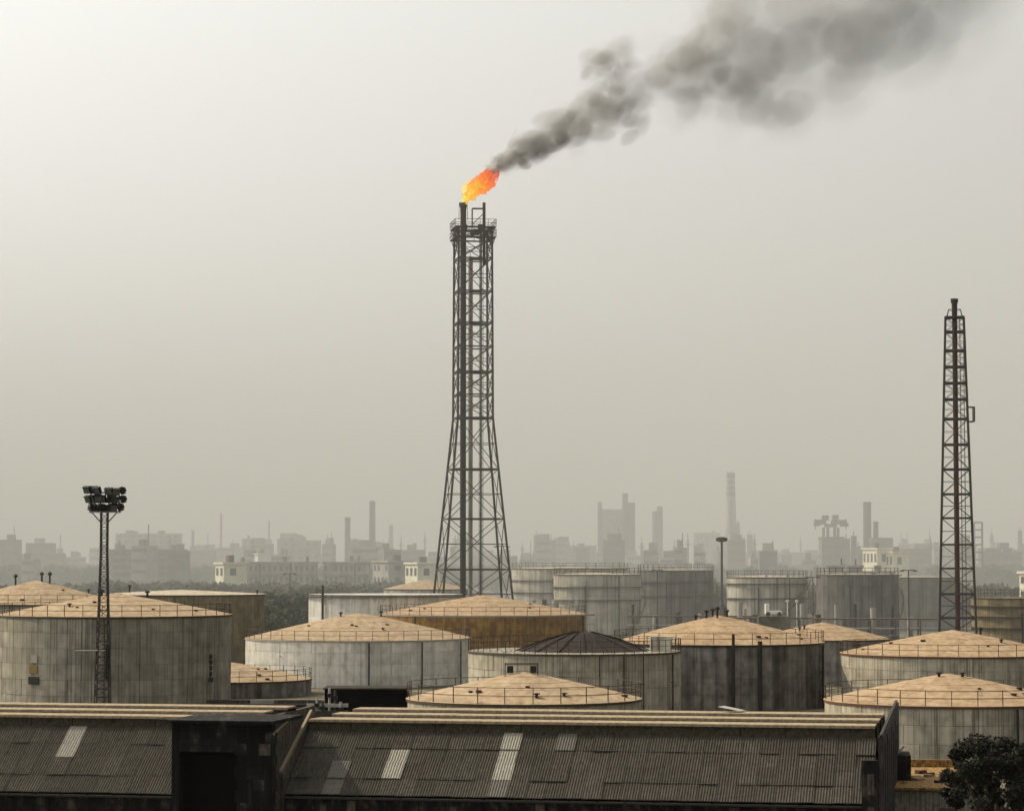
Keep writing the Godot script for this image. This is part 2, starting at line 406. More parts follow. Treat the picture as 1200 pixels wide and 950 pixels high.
func flare_tower() -> void:
	var t := thing("flare_tower", "tall dark lattice flare tower with splayed foot and burning tip", "flare tower", Vector3(-6.245, 0, -408))
	var turn := 0.16
	var break_y := 37.433
	var top_y := 67.851
	var half := func(y: float) -> float:
		if y > break_y:
			return lerpf(2.802, 2.666, (y - break_y) / (top_y - break_y))
		return lerpf(6.392, 2.802, y / break_y)
	var levels := [0.0, 5.527, 13.374, 21.375, 29.259, break_y, 41.118, 44.807, 48.774, 52.608, 57.682, 62.9, 66.2, top_y]
	lattice(t, levels, half, turn, 0.354, 0.122, M.steel, true, true, 1.7)
	# decks round the head and landings on the way up
	for y in [66.2, top_y]:
		var s: float = half.call(y) + 0.612
		var b := Builder.new()
		for k in 4:
			var q := Basis(Vector3.UP, turn + k * PI / 2)
			b.box(q * Vector3(0, y, s - 0.45), Vector3(s * 2 - 1.8, 0.16, 0.9), q)
			b.box(q * Vector3(s - 0.45, y, s - 0.45), Vector3(0.9, 0.16, 0.9), q)
		part(t, "deck", b.mesh(), M.dark_steel)
		ring_rail(t, s, y + 0.08, turn, M.steel, 0.075)
		for k in 8:
			var q := Basis(Vector3.UP, turn + (k / 2) * PI / 2)
			bar(t, "deck_bracket", M.steel, q * Vector3((k % 2) * 2 * s * 0.7 - s * 0.7, y - 0.1, s - 0.1), q * Vector3((k % 2) * 2 * s * 0.7 - s * 0.7, y - 1.3, half.call(y) + 0.1), 0.14)
	for k in 6:
		var yy := top_y - 0.9 + (k % 2) * 0.8
		block(t, "junction_box", M.dark_steel, Vector3(rng.randf_range(-2.6, 2.6), yy, rng.randf_range(1.6, 2.8)), Vector3(0.7, 0.9, 0.5), turn)
	for y in [62.9, 57.682, 52.608, 44.807, break_y, 29.259, 21.375, 13.374]:
		block(t, "landing", M.dark_steel, Vector3(0.35, y + 0.05, 0.6), Vector3(1.7, 0.14, 1.5), turn)
		bar(t, "landing_beam", M.steel, Basis(Vector3.UP, turn) * Vector3(-half.call(y), y - 0.08, 0.6), Basis(Vector3.UP, turn) * Vector3(half.call(y), y - 0.08, 0.6), 0.2)
		for s in [-1.0, 1.0]:
			for c in [-1.0, 1.0]:
				bar(t, "railing_post", M.steel, Vector3(0.35 + s * 0.8, y + 0.1, 0.6 + c * 0.7), Vector3(0.35 + s * 0.8, y + 1.2, 0.6 + c * 0.7), 0.07)
			bar(t, "handrail", M.steel, Vector3(0.35 + s * 0.8, y + 1.2, -0.1), Vector3(0.35 + s * 0.8, y + 1.2, 1.3), 0.06)
	# flare riser with its tip, the pale second riser and the pilot line
	var tip := 71.982
	var riser := Vector3(-1.564, 0, 0.4)
	rod(t, "flare_riser", M.dark_steel, riser, riser + Vector3.UP * (tip - 2.6), 0.952)
	var l := Builder.new()
	l.lathe([[0.46, -2.7], [0.5, -0.9], [0.62, -0.5], [0.62, 0.0], [0.5, 0.0], [0.45, -1.0], [0.0, -1.2]], 20)
	part(t, "flare_tip", l.mesh(), M.dark_steel, Transform3D(Basis(), riser + Vector3.UP * tip))
	for k in 4:
		var a := k * PI / 2 + 0.4
		rod(t, "pilot_burner", M.dark_steel, riser + Vector3(sin(a) * 0.75, tip - 2.8, cos(a) * 0.75), riser + Vector3(sin(a) * 0.7, tip + 0.1, cos(a) * 0.7), 0.09)
	rod(t, "pale_riser", M.pale_steel, Vector3(-0.408, 0, -0.8), Vector3(-0.408, 63.45, -0.8), 0.748)
	var mast_x := 1.768
	rod(t, "pilot_line", M.steel, Vector3(1.292, 0, 1.0), Vector3(1.292, top_y, 1.0), 0.3)
	rod(t, "davit_post", M.dark_steel, Vector3(mast_x, top_y - 6.0, 0.6), Vector3(mast_x, 71.982, 0.6), 0.49)
	bar(t, "davit_arm", M.steel, Vector3(mast_x, 71.018, 0.6), Vector3(-0.136, 71.018, 0.6), 0.26)
	bar(t, "davit_strut", M.steel, Vector3(-0.136, 71.018, 0.6), Vector3(-0.136, top_y, 0.6), 0.22)
	bar(t, "davit_brace", M.steel, Vector3(mast_x, 70.329, 0.6), Vector3(-0.136, top_y + 0.6, 0.6), 0.12)
	# caged ladder on the right-hand side
	for i in int(top_y / 0.9):
		bar(t, "ladder_rung", M.steel, Vector3(1.0, i * 0.9 + 0.5, -0.6), Vector3(1.6, i * 0.9 + 0.5, -0.6), 0.07)
	for s in [1.0, 1.6]:
		bar(t, "ladder_rail", M.steel, Vector3(s, 0.2, -0.6), Vector3(s, top_y, -0.6), 0.09)
	for k in 4:
		var s: float = half.call(0.0)
		block(t, "footing", M.concrete, Basis(Vector3.UP, turn) * Vector3([-s, s, s, -s][k], 0.25, [s, s, -s, -s][k]), Vector3(1.4, 0.5, 1.4), turn)
	flame(t.position + riser + Vector3.UP * tip)

func flame(at: Vector3) -> void:
	var fl := thing("flare_flame", "yellow to orange gas flame blown to the right off the flare tip", "flame", at)
	var tex := func(key: int, stops: Array, solid := 1.0) -> StandardMaterial3D:
		var m := StandardMaterial3D.new()
		m.albedo_color = Color(0, 0, 0, solid)
		if solid < 1.0:
			m.transparency = BaseMaterial3D.TRANSPARENCY_ALPHA
		m.roughness = 1.0
		m.metallic_specular = 0.0
		m.emission_enabled = true
		m.emission_operator = BaseMaterial3D.EMISSION_OP_MULTIPLY
		m.emission = Color.WHITE
		m.emission_energy_multiplier = 1.1
		var n := FastNoiseLite.new()
		n.seed = key
		n.frequency = 0.05
		var g := Gradient.new()
		var o := PackedFloat32Array()
		var c := PackedColorArray()
		for s in stops:
			o.append(s[0])
			c.append(lin(s[1][0], s[1][1], s[1][2]))
		g.offsets = o
		g.colors = c
		var im := Image.create(64, 128, false, Image.FORMAT_RGB8)
		for y in 128:
			for x in 64:
				im.set_pixel(x, y, g.sample(clampf(y / 127.0 + n.get_noise_2d(x, y) * 0.28, 0, 1)))
		m.emission_texture = ImageTexture.create_from_image(im)
		return m
	var stops := [[0.0, [1.0, 0.84, 0.2]], [0.16, [1.0, 0.66, 0.05]], [0.28, [0.8, 0.36, 0.01]], [0.4, [1.0, 0.5, 0.03]], [0.52, [0.95, 0.24, 0.02]], [0.72, [0.85, 0.12, 0.025]], [0.9, [0.6, 0.08, 0.03]], [1.0, [0.25, 0.05, 0.03]]]
	var u := 0.136            # a metre count for a pixel's width at the flare
	var n := FastNoiseLite.new()
	n.frequency = 0.35
	var body := func(key: int, path: Array, lump: float) -> ArrayMesh:
		n.seed = key
		var b := Builder.new()
		var segs := 14
		var rows := 26
		var pt := func(i: int, k: int) -> Vector3:
			var s := float(i) / rows * (path.size() - 1.001)
			var p: Array = path[int(s)]
			var q: Array = path[int(s) + 1]
			var f := s - int(s)
			f = f * f * (3.0 - 2.0 * f)
			var c := Vector3(lerpf(p[0], q[0], f), lerpf(p[1], q[1], f), lerpf(p[2], q[2], f))
			var r: float = lerpf(p[3], q[3], f)
			var a := TAU * k / segs
			var side := Vector3(-0.6, 0.75, 0) * cos(a) + Vector3(0, 0, 1) * sin(a)
			var o := c + side * r
			return o + side * r * lump * n.get_noise_3dv(o * 2.2)
		for i in rows:
			for k in segs:
				var a: Vector3 = pt.call(i, k)
				var c2: Vector3 = pt.call(i, k + 1)
				var d: Vector3 = pt.call(i + 1, k + 1)
				var e: Vector3 = pt.call(i + 1, k)
				var mid: Vector3 = (pt.call(i, 0) + pt.call(i, segs / 2)) * 0.5
				var o := ((a + d) * 0.5 - mid).normalized()
				b.tri(a, c2, d, o, o, o, Vector2(float(k) / segs, float(i) / rows), Vector2(float(k + 1) / segs, float(i) / rows), Vector2(float(k + 1) / segs, float(i + 1) / rows))
				b.tri(a, d, e, o, o, o, Vector2(float(k) / segs, float(i) / rows), Vector2(float(k + 1) / segs, float(i + 1) / rows), Vector2(float(k) / segs, float(i + 1) / rows))
		return b.mesh()
	# path points: across, up, towards the viewer, radius
	# a bright core, a thinner body round it, then tongues and wisps that one can see through
	part(fl, "flame_core", body.call(3, [[0, -0.3, 0, 1.8 * u], [2.5 * u, 5 * u, 0, 3.6 * u], [8 * u, 11 * u, 0.2, 4.6 * u], [17 * u, 18 * u, 0, 5.0 * u], [26 * u, 25 * u, 0, 4.5 * u], [33 * u, 32 * u, 0, 0.8 * u]], 1.3), tex.call(6, stops, 0.85))
	part(fl, "flame_body", body.call(1, [[0, -0.3, 0, 2.3 * u], [2.0 * u, 6 * u, 0, 5.0 * u], [8 * u, 12 * u, 0.2, 7.6 * u], [19 * u, 20 * u, 0, 9.0 * u], [30 * u, 26 * u, 0, 8.6 * u], [36 * u, 32 * u, 0, 5.5 * u], [42 * u, 38 * u, 0, 0.8 * u]], 1.7), tex.call(5, stops, 0.62))
	var tongues := [[[[2, 4, 2, 2.5], [0, 14, 3, 3.2], [5, 22, 3, 2.4], [9, 28, 3, 0.4]], 0], [[[10, 8, 4, 2.5], [20, 12, 5, 4.2], [30, 20, 4, 3.2], [37, 27, 3, 0.4]], 1], [[[14, 18, 4, 3], [18, 27, 5, 4], [25, 34, 4, 3], [31, 40, 3, 0.4]], 1], [[[6, 8, 6, 2.5], [12, 15, 7, 4], [22, 20, 7, 3.2], [29, 26, 6, 0.5]], 2], [[[22, 22, -3, 3], [30, 31, -3, 4.2], [34, 37, -3, 2.6], [40, 41, -3, 0.4]], 3], [[[20, 24, 5, 2.5], [26, 31, 6, 4.4], [31, 34, 5, 3.2], [36, 36, 4, 0.4]], 3]]
	var pal := [[[0.0, [1.0, 0.85, 0.2]], [1.0, [1.0, 0.62, 0.06]]], [[0.0, [1.0, 0.52, 0.03]], [0.5, [0.95, 0.2, 0.02]], [1.0, [0.85, 0.16, 0.06]]], [[0.0, [1.0, 0.78, 0.1]], [0.5, [0.75, 0.4, 0.01]], [1.0, [1.0, 0.45, 0.03]]], [[0.0, [1.0, 0.3, 0.03]], [0.7, [0.85, 0.12, 0.03]], [1.0, [0.4, 0.06, 0.03]]]]
	for k in tongues.size():
		var path := []
		for p in tongues[k][0]:
			path.append([p[0] * u, p[1] * u, p[2] * u, p[3] * u])
		part(fl, "flame_tongue", body.call(20 + k, path, 1.5), tex.call(30 + k, pal[tongues[k][1]], 0.6))
	for k in 9:
		var s0 := rng.randf_range(0.05, 0.8)
		var a := Vector3(36 * s0, 34 * s0, 0) + Vector3(-0.7, 0.72, 0) * rng.randf_range(-9, 8) + Vector3(0, 0, rng.randf_range(-5, 6))
		var b := a + Vector3(rng.randf_range(6, 13), rng.randf_range(6, 12), rng.randf_range(-2, 2))
		var c := b + Vector3(rng.randf_range(3, 7), rng.randf_range(2, 7), 0)
		part(fl, "flame_wisp", body.call(50 + k, [[a.x * u, a.y * u, a.z * u, 0.6 * u], [b.x * u, b.y * u, b.z * u, rng.randf_range(1.6, 3.2) * u], [c.x * u, c.y * u, c.z * u, 0.2 * u]], 1.6), tex.call(60 + k, pal[0 if s0 < 0.25 else 1 if s0 < 0.55 else 3], 0.4))
	var lamp := OmniLight3D.new()
	lamp.name = "flame_light"
	lamp.light_color = Color(1.0, 0.62, 0.22)
	lamp.light_energy = 14.0
	lamp.omni_range = 80.0
	lamp.omni_attenuation = 2.0
	lamp.light_size = 0.6
	lamp.shadow_enabled = true
	lamp.position = at + Vector3(2.0, 2.0, 3.2)
	add_child(lamp)

func smoke(at: Vector3) -> void:
	var s := thing("smoke_plume", "dark grey smoke plume drifting up and right from the flare flame", "smoke", at)
	s.set_meta("kind", "stuff")
	var u := 0.136
	var shades := []
	# [across, up in px of the plume's own scale, radius, thickness, puffs]
	var lumps := [[31, 37, 6, 1.3], [37, 41, 7, 1.4], [44, 44, 9, 1.4], [51, 48, 10, 1.4], [59, 52, 12, 1.4], [67, 57, 14, 1.4], [76, 63, 16, 1.3], [86, 70, 18, 1.3], [96, 72, 18, 1.2], [106, 77, 20, 1.2], [122, 88, 22, 1.2], [142, 98, 25, 1.1], [166, 106, 28, 1.1], [190, 102, 24, 0.7], [180, 142, 20, 0.7], [166, 168, 22, 0.8], [188, 176, 20, 0.6], [208, 134, 27, 0.7], [234, 150, 30, 0.8], [264, 172, 32, 1.2], [280, 152, 28, 0.8], [262, 116, 30, 0.45], [312, 140, 40, 0.65], [302, 192, 44, 0.7], [352, 172, 52, 0.7], [344, 118, 38, 0.55], [388, 116, 38, 0.5], [402, 186, 58, 0.65], [404, 240, 56, 0.65], [322, 236, 50, 0.6], [452, 150, 50, 0.4], [474, 200, 62, 0.6], [524, 196, 60, 0.5], [506, 254, 66, 0.6], [572, 214, 60, 0.3], [596, 252, 66, 0.35], [560, 306, 76, 0.4], [470, 322, 76, 0.45], [640, 304, 84, 0.3]]
	for e in lumps:
		var wide: float = e[2] * u * (1.22 if e[2] < 30 else 1.08)
		var fine: bool = e[2] < 30
		# one soft body with two shells, and a scatter of small drawn-out wisps over it
		var puffs := [[wide * 1.0, 0.30 if fine else 0.5, 0.0, 1.0], [wide * 0.62, 0.22 if fine else 0.4, 0.1, 1.0]]
		for k in (9 if fine else 7):
			puffs.append([wide * (rng.randf_range(0.26, 0.55) if fine else rng.randf_range(0.36, 0.62)), (0.8 if fine else 0.5) / (9.0 if fine else 7.0) * exp(rng.randfn() * 0.35), 0.56, rng.randf_range(1.1, 2.3)])
		for p in puffs:
			var r: float = p[0]
			var off: Vector3 = Vector3(rng.randfn(), rng.randfn() * 0.85, rng.randfn()).limit_length(1.6 if fine else 1.15) * (wide * float(p[2]))
			var f := FogVolume.new()
			f.name = named("smoke_puff", s)
			f.shape = RenderingServer.FOG_VOLUME_SHAPE_ELLIPSOID
			f.size = Vector3(2.0 * r * float(p[3]) * rng.randf_range(1.0, 1.2), 2.0 * r * rng.randf_range(0.75, 1.0), 2.0 * r)
			f.rotation = Vector3(rng.randf_range(-0.4, 0.4), rng.randf_range(-0.5, 0.5), 0.55 + rng.randfn() * 0.6)
			var m := FogMaterial.new()
			m.albedo = lin(0.5, 0.485, 0.445)
			m.density = e[3] * 0.36 * float(p[1]) * pow(wide, 2.0) / (1.33 * pow(r, 3.0) * float(p[3]))
			f.material = m
			f.position = Vector3(e[0] * u, e[1] * u, 0) + off
			s.add_child(f, true)

func right_tower() -> void:
	var t := thing("lattice_flare_mast", "slim tapering dark lattice mast round a central pipe, right of the flare tower", "flare tower", Vector3(54.191, 0, -312))
	var top := 44.493
	var half := func(y: float) -> float:
		return lerpf(2.392, 1.102, y / top)
	var levels := [0.0, 2.285, 4.968, 7.86, 10.755, 13.86, 16.762, 19.979, 22.888, 25.904, 28.923, 32.051, 34.451, 36.435, 38.421, 40.409, 42.712, top]
	lattice(t, levels, half, -0.172, 0.25, 0.062, M.steel, true, true, 3.4)
	rod(t, "central_pipe", M.brown_pipe, Vector3.ZERO, Vector3(0, 45.541, 0), 0.624)
	var b := Builder.new()
	b.lathe([[0.33, 0], [0.36, 1.5], [0.46, 1.7], [0.46, 2.1], [0.3, 2.1], [0.0, 1.8]], 16)
	part(t, "pipe_tip", b.mesh(), M.dark_steel, Transform3D(Basis(), Vector3(0, 44.702, 0)))
	block(t, "deck", M.dark_steel, Vector3(0, top, 0), Vector3(half.call(top) * 2.0, 0.1, half.call(top) * 2.0), -0.172)
	for k in 4:
		var s: float = half.call(top) * 0.86
		var p := Basis(Vector3.UP, -0.172 + k * PI / 2) * Vector3(s, top, s)
		bar(t, "top_strut", M.dark_steel, p, p + Vector3(-p.x * 0.25, 0.95, -p.z * 0.25), 0.08)
		var q := Basis(Vector3.UP, -0.172 + (k + 1) * PI / 2) * Vector3(s, top, s)
		bar(t, "top_strut", M.dark_steel, p * Vector3(0.75, 1, 0.75) + Vector3.UP * 0.95, q * Vector3(0.75, 1, 0.75) + Vector3.UP * 0.95, 0.07)
	for y in levels:
		if y > 1.0:
			var s: float = half.call(y)
			bar(t, "pipe_guide", M.dark_steel, Basis(Vector3.UP, -0.172) * Vector3(-s, y, 0), Basis(Vector3.UP, -0.172) * Vector3(s, y, 0), 0.2)
	# rest cage on the right side
	var y0 := 31.738
	var y1 := 33.511
	var x0: float = half.call(y0)
	for z in [-0.5, 0.5]:
		bar(t, "rest_cage", M.dark_steel, Vector3(x0, y0, z), Vector3(x0 + 0.75, y0, z), 0.14)
		bar(t, "rest_cage", M.dark_steel, Vector3(x0 + 0.75, y0, z), Vector3(x0 + 0.75, y1, z), 0.14)
		bar(t, "rest_cage", M.dark_steel, Vector3(x0 - 0.1, y1, z), Vector3(x0 + 0.75, y1, z), 0.12)
	for i in int(top / 0.8):
		bar(t, "ladder_rung", M.rust, Vector3(0.55, i * 0.8 + 0.4, 0.45), Vector3(1.0, i * 0.8 + 0.4, 0.45), 0.06)
	for s in [0.55, 1.0]:
		bar(t, "ladder_rail", M.rust, Vector3(s, 0.2, 0.45), Vector3(s, top, 0.45), 0.08)

func light_mast() -> void:
	var t := thing("floodlight_mast", "dark lattice floodlight mast with two tiers of lamps before the left grey tank", "floodlight mast", Vector3(-39.644, 0, -249))
	var top := 19.554
	var half := func(y: float) -> float:
		return lerpf(0.706, 0.307, clampf(y / (top * 0.8), 0, 1))
	var levels := [0.0]
	var n := 26
	for i in n:
		levels.append(top * pow(float(i + 1) / n, 0.96))
	lattice(t, levels, half, 0.3, 0.141, 0.05, M.steel, false, false)
	bar(t, "head_beam", M.pale_steel, Vector3(-1.328, top, 0.2), Vector3(1.66, top, 0.2), 0.12)
	for y in [0.05, 0.95, 1.9]:
		bar(t, "head_frame", M.dark_steel, Vector3(-1.494, top + y, 0.0), Vector3(1.577, top + y, 0.0), 0.12)
	for x in [-1.328, -0.415, 0.415, 1.411]:
		bar(t, "head_post", M.dark_steel, Vector3(x, top - 0.1, 0), Vector3(x, top + 2.2, 0), 0.12)
	for s in [-1.0, 1.0]:
		bar(t, "head_strut", M.steel, Vector3(s * 1.245, top, 0), Vector3(s * 0.249, top - 1.1, 0), 0.1)
	var housing := Builder.new()
	housing.box(Vector3.ZERO, Vector3(0.78, 0.66, 0.32))
	housing.box(Vector3(0, 0.02, -0.24), Vector3(0.44, 0.4, 0.22))
	housing.box(Vector3(0, 0.33, 0.05), Vector3(0.78, 0.05, 0.44))
	var hm := housing.mesh()
	var lens := Builder.new()
	lens.box(Vector3(0, 0, 0.18), Vector3(0.68, 0.56, 0.03))
	var lm := lens.mesh()
	for tier in 3:
		for px in [-19, -13, -7, -1, 6, 13, 20]:
			if (tier == 2 and px == -1) or (tier == 0 and px == 6):
				continue
			var y: float = top + 0.42 + tier * 0.82 + rng.randf_range(-0.14, 0.14)
			var back := PI if rng.randf() < 0.35 else 0.0
			var q := Basis(Vector3.UP, px * 0.05 + back + rng.randf_range(-0.5, 0.5)) * Basis(Vector3.RIGHT, 0.42)
			var at := Vector3(px * 0.083 * (1.0 if tier else 0.86) + rng.randf_range(-0.1, 0.1), y, rng.randf_range(0.2, 0.5) * (1.0 if back == 0.0 else -1.0))
			var o := part(t, "floodlight", hm, M.black_steel, Transform3D(q, at))
			part(o, "lens", lm, M.lens)
			bar(t, "lamp_bracket", M.black_steel, at, Vector3(at.x, y - 0.35, 0), 0.12)
	block(t, "ballast_box", M.black_steel, Vector3(-0.996, top + 0.3, -0.3), Vector3(0.55, 0.7, 0.5))
	# small working platform part way up
	var py := 6.17
	block(t, "platform", M.pale_steel, Vector3(-1.162, py, 0.2), Vector3(2.988, 0.08, 0.8))
	block(t, "cable_box", M.black_steel, Vector3(0.498, 5.099, 0.75), Vector3(0.3, 3.4, 0.3))
	block(t, "footing", M.concrete, Vector3(0, 0.15, 0), Vector3(2.4, 0.3, 2.4))

# ---------------------------------------------------------------- works in the foreground
func sheet_mesh(w: float, l: float, waves: int) -> ArrayMesh:
	var key := "sheet %.2f %.2f" % [w, l]
	if not cache.has(key):
		var b := Builder.new()
		var n := waves * 6
		for i in n:
			var x0 := w * i / n
			var x1 := w * (i + 1) / n
			var k := TAU * waves / w
			var y0 := 0.02 * sin(k * x0)
			var y1 := 0.02 * sin(k * x1)
			var n0 := Vector3(-0.02 * k * cos(k * x0), 1, 0).normalized()
			var n1 := Vector3(-0.02 * k * cos(k * x1), 1, 0).normalized()
			var a := Vector3(x0, y0, 0)
			var c := Vector3(x1, y1, 0)
			var d := Vector3(x1, y1, -l)
			var e := Vector3(x0, y0, -l)
			b.tri(a, c, d, n0, n1, n1)
			b.tri(a, d, e, n0, n1, n0)
			b.quad(a, c, c - Vector3(0, 0.035, 0), a - Vector3(0, 0.035, 0), Vector3(0, 0, 1))
		cache[key] = b.mesh()
	return cache[key]

func works(t: Node3D, x0: float, x1: float, eave: float, knee: float, cap: float, pale: Dictionary, caps_to: float, bays: int, pitch: float) -> void:
	var run := 4.3
	var slope := Vector2(run, knee - eave)
	var rows := 4
	var lap := 0.14
	var l := slope.length() / rows
	var w := 0.9
	var tilt := Basis(Vector3.RIGHT, atan2(slope.y, slope.x))
	var sm := sheet_mesh(w + 0.03, l + lap, 7)
	for k in int(ceil((x1 - x0) / w)):
		for j in rows:
			var at := Vector3(x0 + k * w, eave + slope.y * j / rows + 0.05 * (1 + (j % 2)) + rng.randf_range(-0.012, 0.012), -run * j / rows + 0.1 + rng.randf_range(-0.05, 0.05))
			var code := k * 10 + j
			if pale.has(code):
				var o := part(t, "skylight_sheet", sm, M.skylight[pale[code]], Transform3D(tilt, at + Vector3(0, 0.02, 0)))
				o.set_meta("label", "pale translucent corrugated sheet" if pale[code] == 0 else "dulled corrugated sheet")
			else:
				part(t, "roof_sheet", sm, M.sheet[rng.randi() % 6], Transform3D(tilt * Basis(Vector3.BACK, rng.randf_range(-0.012, 0.012)) * Basis(Vector3.UP, rng.randf_range(-0.008, 0.008)), at))
	var b := Builder.new()
	b.box(Vector3((x0 + x1) * 0.5, eave + slope.y * 0.5 - 0.14, -run * 0.5), Vector3(x1 - x0, 0.1, slope.length()), tilt)
	part(t, "roof_deck", b.mesh(), M.void)
	for k in int((x1 - x0) / 1.35):
		block(t, "gutter_bracket", M.void, Vector3(x0 + 0.3 + k * 1.35, eave - 0.06, 0.16), Vector3(0.05, 0.16, 0.2))
	block(t, "gutter", M.dark_steel, Vector3((x0 + x1) * 0.5, eave - 0.12, 0.2), Vector3(x1 - x0, 0.1, 0.16))
	# clerestory and cap of every bay
	for i in bays:
		var z := -run - 0.05 - pitch * i
		var low := knee - 0.1 if i == 0 else cap - 1.6
		var n := int(round((caps_to - x0) / 2.2))
		var pw := (caps_to - x0) / n
		for k in n:
			block(t, "clerestory_panel", M.band, Vector3(x0 + (k + 0.5) * pw, (low + cap) * 0.5, z + rng.randf_range(-0.012, 0.012)), Vector3(pw - 0.03, cap - low, 0.12))
			var c := Builder.new()
			var droop := rng.randf_range(-0.006, 0.006)
			c.box(Vector3(0, droop, -0.75), Vector3(pw - 0.012, 0.09, 1.75))
			c.box(Vector3(0, droop - 0.03, 0.14), Vector3(pw - 0.012, 0.11, 0.06))
			part(t, "ridge_cap", c.mesh(), M.cap, Transform3D(Basis(), Vector3(x0 + (k + 0.5) * pw, cap + 0.05, z)))
		var back := Builder.new()
		back.quad(Vector3(x0, cap - 0.06, z - 1.55), Vector3(caps_to, cap - 0.06, z - 1.55), Vector3(caps_to, cap - 1.5, z - 3.0), Vector3(x0, cap - 1.5, z - 3.0), Vector3(0, 1, -1))
		back.quad(Vector3(x0, cap - 1.5, z - 3.0), Vector3(caps_to, cap - 1.5, z - 3.0), Vector3(caps_to, cap - 1.2, z - pitch + 0.1), Vector3(x0, cap - 1.2, z - pitch + 0.1), Vector3(0, 1, 1))
		part(t, "valley_roof", back.mesh(), M.sheet[1])

func wall_with_openings(t: Node3D, x0: float, x1: float, h: float, z: float, mat: Material, openings: Array) -> void:
	# openings: [from, to, sill, head]; the wall is piers, sills and heads, with dark panes set back
	var x := x0
	for o in openings:
		if o[0] > x:
			block(t, "wall_pier", mat, Vector3((x + o[0]) * 0.5, h * 0.5, z), Vector3(o[0] - x, h, 0.3))
		if o[2] > 0.0:
			block(t, "wall_sill", mat, Vector3((o[0] + o[1]) * 0.5, o[2] * 0.5, z - 0.01), Vector3(o[1] - o[0], o[2], 0.26))
		block(t, "wall_head", mat, Vector3((o[0] + o[1]) * 0.5, (o[3] + h) * 0.5, z - 0.012), Vector3(o[1] - o[0], h - o[3], 0.26))
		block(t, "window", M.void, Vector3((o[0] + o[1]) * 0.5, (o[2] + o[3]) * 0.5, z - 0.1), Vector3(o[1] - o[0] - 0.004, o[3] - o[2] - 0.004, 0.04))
		for k in 2:
			block(t, "window_bar", M.dark_steel, Vector3(lerpf(o[0], o[1], (k + 1) / 3.0), (o[2] + o[3]) * 0.5, z - 0.06), Vector3(0.06, o[3] - o[2] - 0.008, 0.04))
		x = o[1]
	block(t, "wall_pier", mat, Vector3((x + x1) * 0.5, h * 0.5, z), Vector3(x1 - x, h, 0.3))

func prism_wall(points: Array, x0: float, x1: float) -> ArrayMesh:
	# an outline of [height, depth] points across the local x from x0 to x1
	var b := Builder.new()
	var poly := PackedVector2Array()
	for p in points:
		poly.append(Vector2(p[1], p[0]))
	var idx := Geometry2D.triangulate_polygon(poly)
	for i in range(0, idx.size(), 3):
		for x in [[x0, -1.0], [x1, 1.0]]:
			b.flat(Vector3(x[0], poly[idx[i]].y, poly[idx[i]].x), Vector3(x[0], poly[idx[i + 1]].y, poly[idx[i + 1]].x), Vector3(x[0], poly[idx[i + 2]].y, poly[idx[i + 2]].x), Vector3(x[1], 0, 0))
	var mid := Vector2.ZERO
	for p in poly:
		mid += p / poly.size()
	for i in poly.size():
		var p := poly[i]
		var q := poly[(i + 1) % poly.size()]
		var e := (q - p).orthogonal()
		if e.dot((p + q) * 0.5 - mid) < 0:
			e = -e
		b.quad(Vector3(x0, p.y, p.x), Vector3(x1, p.y, p.x), Vector3(x1, q.y, q.x), Vector3(x0, q.y, q.x), Vector3(0, e.y, e.x))
	return b.mesh()

